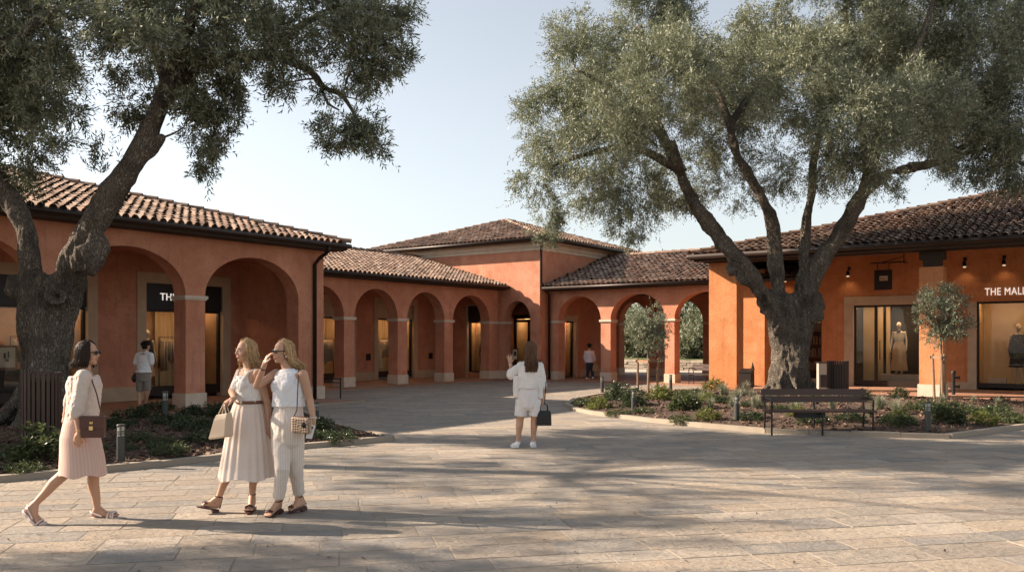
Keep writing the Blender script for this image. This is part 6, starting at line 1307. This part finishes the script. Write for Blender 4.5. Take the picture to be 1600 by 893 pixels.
# ================================================================== SHOP DISPLAYS
def mannequin(label, base, f, h, dress, headless=False, jacket=None):
    f = Vector(f).normalized(); l = right_of(f); b_ = Vector(base); s = h/1.75; t = thing('mannequin', label, 'mannequin', tuple(base)); m = M(); Q = lambda x, y, z: b_+l*x*s+f*y*s+Z3*z*s
    m.loft([(Q(0,0,.85), .155*s,.11*s),(Q(0,0,.95), .165*s,.115*s),(Q(0,0,1.10), .12*s,.09*s),(Q(0,0,1.28), .15*s,.105*s),(Q(0,0,1.40), .165*s,.08*s),(Q(0,0,1.46), .06*s,.055*s)], l, f)
    if not headless: m.cap(Q(0,0,1.45), .05*s, Q(0,.01,1.56), .045*s); m.ell(Q(0,.02,1.635), .072*s,.088*s,.11*s, l, f, Z3)
    for q_ in (-1,1):
        m.chain([(Q(q_*.18,0,1.39),.045*s),(Q(q_*.235,-.01,1.12),.036*s),(Q(q_*.25,.06,.88),.026*s)]); hand(m, Q(q_*.25,.06,.88), Vector((0,.1,-1)), -l*q_, f, .3, .01*s, 0, s)
        m.chain([(Q(q_*.085,0,.88),.085*s),(Q(q_*.085,.02,.48),.055*s),(Q(q_*.085,-.02,.09),.034*s)]); m.cap(Q(q_*.085,-.04,.035), .032*s, Q(q_*.09,.13,.03), .028*s)
    remesh(m, 'body', MT['mannequin'], t, .013, 2)
    for secs, mt, nm in dress:
        skirt(nm, [(Q(0,0,z), l, w_*s, f, d_*s, pa) for z, w_, d_, pa in secs], mt, t, 90, 18, .05, int(h*100) % 17)
    m = M(); m.tube([b_-Z3*.0, b_+Z3*.015], .19*s, 20); m.build('stand_base', MT['metal'], t); return t
MT['beige_dress'] = cloth('beige_dress', (.52,.36,.22)); MT['dark_dress'] = mat('dark_print', (.03,.026,.03), .8, var=[((.32,.2,.12), .8, 22, .58, .66)]); MT['cream_dress'] = cloth('cream_dress', (.66,.56,.42)); MT['jkt'] = cloth('black_jacket', (.015,.014,.016))
def plinth_box(label, c, hx, hy, z0, z1, mt='cap'):
    t = thing('display_plinth', label, 'plinth', (c[0], c[1], z0)); m = M(); m.obox(Vector((c[0],c[1],(z0+z1-.06)/2)), V3*hx, U3*hy, Z3*((z1-z0-.06)/2)); m.build('plinth_body', MT[mt], t); m = M(); m.obox(Vector((c[0],c[1],z1-.03)), V3*(hx+.015), U3*(hy+.015), Z3*.029); m.build('plinth_top', MT[mt], t); return t
mb = UV(-7.28,34.85,.50); plinth_box('long white plinth under the pleated dress mannequin', UV(-7.0,34.85), .85, .3, .22, .50)
mannequin('mannequin in beige top and tiered pleated skirt behind the wide shop window', mb, -U3+V3*-.1, 1.95, [([(1.42,.13,.085,0),(1.30,.162,.118,.1),(1.08,.135,.105,.1)], MT['cream_dress'], 'top'),([(1.09,.135,.105,.2),(.9,.2,.16,.6),(.58,.23,.19,1)], MT['beige_dress'], 'upper_skirt'),([(.60,.215,.18,.8),(.12,.26,.215,1.1)], MT['beige_dress'], 'lower_skirt'),([(1.47,.07,.07,0),(1.38,.10,.12,.6)], MT['jkt'], 'scarf')])
mannequin('mannequin in dark printed dress and shawl in the lettered shop window', UV(-3.42,34.9,.22), -U3, 2.12, [([(1.44,.14,.09,0),(1.28,.22,.15,.5),(.98,.26,.18,1),(.74,.20,.16,1)], MT['dark_dress'], 'shawl'),([(1.0,.16,.12,.2),(.5,.24,.18,1)], MT['dark_dress'], 'dress')])
plinth_box('small white box beside the dark dress mannequin', UV(-4.05,34.8), .28, .12, .2, .44)
mannequin('mannequin with black jacket and cream bag in the left shop window behind the man', UV(-23.95,14.75,.35), V3, 1.72, [([(1.44,.14,.09,0),(1.25,.19,.14,.3),(.85,.21,.16,.8)], MT['jkt'], 'jacket'),([(.87,.17,.13,.2),(.35,.24,.18,1)], MT['beige_dress'], 'skirt')])
mannequin('mannequin in pale clothes at the right side of the left lettered window', UV(-24.0,16.3,.35), V3, 1.68, [([(1.44,.14,.09,0),(1.25,.18,.13,.3),(.95,.17,.14,.6)], MT['cream_dress'], 'top'),([(.97,.16,.13,.2),(.3,.25,.18,1)], MT['beige_dress'], 'skirt')])
mannequin('slim mannequin in long cream dress in the middle arcade window', UV(-27.5,28.0,.35), V3, 1.6, [([(1.44,.14,.09,0),(1.2,.15,.12,.3),(.9,.2,.15,.6),(.2,.3,.22,1)], MT['cream_dress'], 'dress')])
mannequin('mannequin in dark dress in the first window of the middle arcade', UV(-27.5,21.6,.35), V3, 1.65, [([(1.44,.14,.09,0),(1.2,.17,.13,.3),(.8,.2,.16,.7),(.45,.25,.2,1)], MT['dark_dress'], 'dress')])
mannequin('mannequin with dark patterned jacket in the end window of the middle arcade', UV(-24.7,32.35-.28,.32), -U3, 1.6, [([(1.44,.14,.09,0),(1.2,.20,.1,.3),(.8,.21,.1,.7)], MT['dark_dress'], 'jacket'),([(.82,.17,.1,.3),(.35,.2,.1,.8)], MT['jkt'], 'skirt')])
# clothes rails behind the arcade windows
MT['garment'] = mat('hanging_garments', (.3,.2,.15), .85, island=[(.03,.028,.03),(.45,.35,.25),(.16,.09,.06),(.55,.47,.38),(.07,.06,.07),(.30,.20,.13)], bump=.003, bscale=40)
def clothes_rail(label, vu, along, L, z0, seed, group='clothes rails in the shop windows'):
    rg = np.random.RandomState(seed); b_ = Vector(UV(*vu, z0)); A = Vector(along); B = Vector((-A.y, A.x, 0)); t = thing('clothes_rail', label, 'clothes rail', tuple(b_), 0, group)
    m = M(); m.tube([b_-A*L/2, b_-A*L/2+Z3*1.5, b_+A*L/2+Z3*1.5, b_+A*L/2], .015, 6); m.build('rail', MT['black'], t)
    x = -L/2+.08
    while x < L/2-.06:
        w_ = rg.uniform(.17,.23); h_ = rg.uniform(.55,1.0); c = b_+A*x+Z3*1.42; m = M(); n_ = 16
        m.rings([[c-Z3*(h_*q)+B*(w_*k*math.cos(6.283*i/n_))+A*((.018+.014*q)*(1+.4*math.sin(5*6.283*i/n_+seed))*math.sin(6.283*i/n_)) for i in range(n_)] for q, k in ((0,.25),(.06,.75),(.12,.95),(.5,.85),(1,1.05))])
        m.build('garment', MT['garment'], t, smooth=True); x += rg.uniform(.07,.15)
    return t
clothes_rail('rail of garments behind the right part of the left lettered window', (-24.2,15.9), U3, 1.2, .35, 3)
clothes_rail('rail of garments in the second window of the middle arcade', (-27.7,25.0), U3, 1.2, .35, 4)
clothes_rail('rail of garments in the third window of the middle arcade', (-27.9,29.0), U3, 1.0, .35, 5)
clothes_rail('rail of garments in the window behind the left olive trunk', (-24.1,11.6), U3, 1.3, .35, 6)
clothes_rail('rail of garments inside the tower porch window', (-24.2,35.6), V3, .9, .3, 7)
# shelves with books by the trunk
t = thing('bookshelf', 'tall shelf of dark goods in the narrow window beside the right olive trunk', 'shelf', UV(-10.58,34.75,.25), -AU); m = M(UV)
for a in (-11.25,-9.93): m.box((a-.02,34.6,.25),(a+.02,34.9,2.45))
m.build('upright', MT['metal'], t); zsh = (.62,1.12,1.62,2.12)
for z in zsh: m = M(UV); m.box((-11.22,34.6,z-.02),(-9.96,34.9,z+.02)); m.build('shelf_board', MT['belt'], t)
m = M(UV); m.box((-11.26,34.9,.25),(-9.92,34.93,2.45)); m.build('back_panel', MT['room_dark'], t)
MT['book'] = mat('book_covers', (.08,.05,.04), .6, island=[(.05,.03,.025),(.14,.07,.045),(.22,.15,.10),(.07,.06,.06)])
rg = np.random.RandomState(4); bk0 = None
for z in zsh[:3]:
    v = -11.15
    while v < -10.02:
        hh = rg.uniform(.24,.34); c = Vector(UV(v+.045,34.72,z+.021))
        if bk0 is None:
            m = M(); m.obox(c+Z3*.15, V3*.035, U3*.085, Z3*.15); bk0 = m.build('book', MT['book']); T_ = Matrix.Translation(-c); bk0.data.transform(T_); bk0.location = c; o = bk0
        else: o = bk0.copy(); COL.objects.link(o); o.location = c; o.scale = (1,1,hh/.3)
        tag(o, 'dark upright book on the shelves in the window beside the right trunk', 'book', 'books on the shop shelves'); v += rg.choice([.085,.09,.10,.13])
# framed poster on a dark counter in the far left window
c = P(14, 557, 20.4); p_ = Vector(UV(-23.7, 8.2-.6, 1.35)); 
# counter behind the far left glass
def uv_of(p): return (CU*p.x-SU*p.y, SU*p.x+CU*p.y)
k_ = (14-CXP)/F; vv = -23.75; uu = None
for u_ in np.linspace(4, 14, 400):
    p = UV(vv, u_); 
    if abs(p[0]/p[1]-k_) < .004: uu = u_; break
uu = uu or 8.0
t = thing('display_counter', 'dark display counter in the far left shop window', 'counter', UV(vv, uu, .32), -AU); m = M(UV); m.box((vv-.3,uu-.9,.33),(vv+.25,uu+.7,.95)); m.build('counter_body', MT['room_dark'], t); m = M(UV); m.box((vv-.32,uu-.92,.95),(vv+.27,uu+.72,.99)); m.build('counter_top', MT['metal'], t)
t = thing('framed_poster', 'small framed poster with dark picture standing on the far left counter', 'poster', UV(vv, uu, .99), -AU); m = M(UV); m.box((vv-.02,uu-.24,.992),(vv+.02,uu+.26,1.62)); m.build('frame', MT['belt'], t); m = M(UV); m.box((vv+.021,uu-.19,1.05),(vv+.026,uu+.21,1.56)); m.build('sheet', MT['cap'], t)
m = M(UV)
for a, b_, z0, z1 in ((-.08,-.02,1.28,1.42),(.02,.06,1.3,1.46),(-.04,.05,1.2,1.27)): m.box((vv+.027,uu+a,z0),(vv+.03,uu+b_,z1))
m.build('picture', MT['panel'], t)
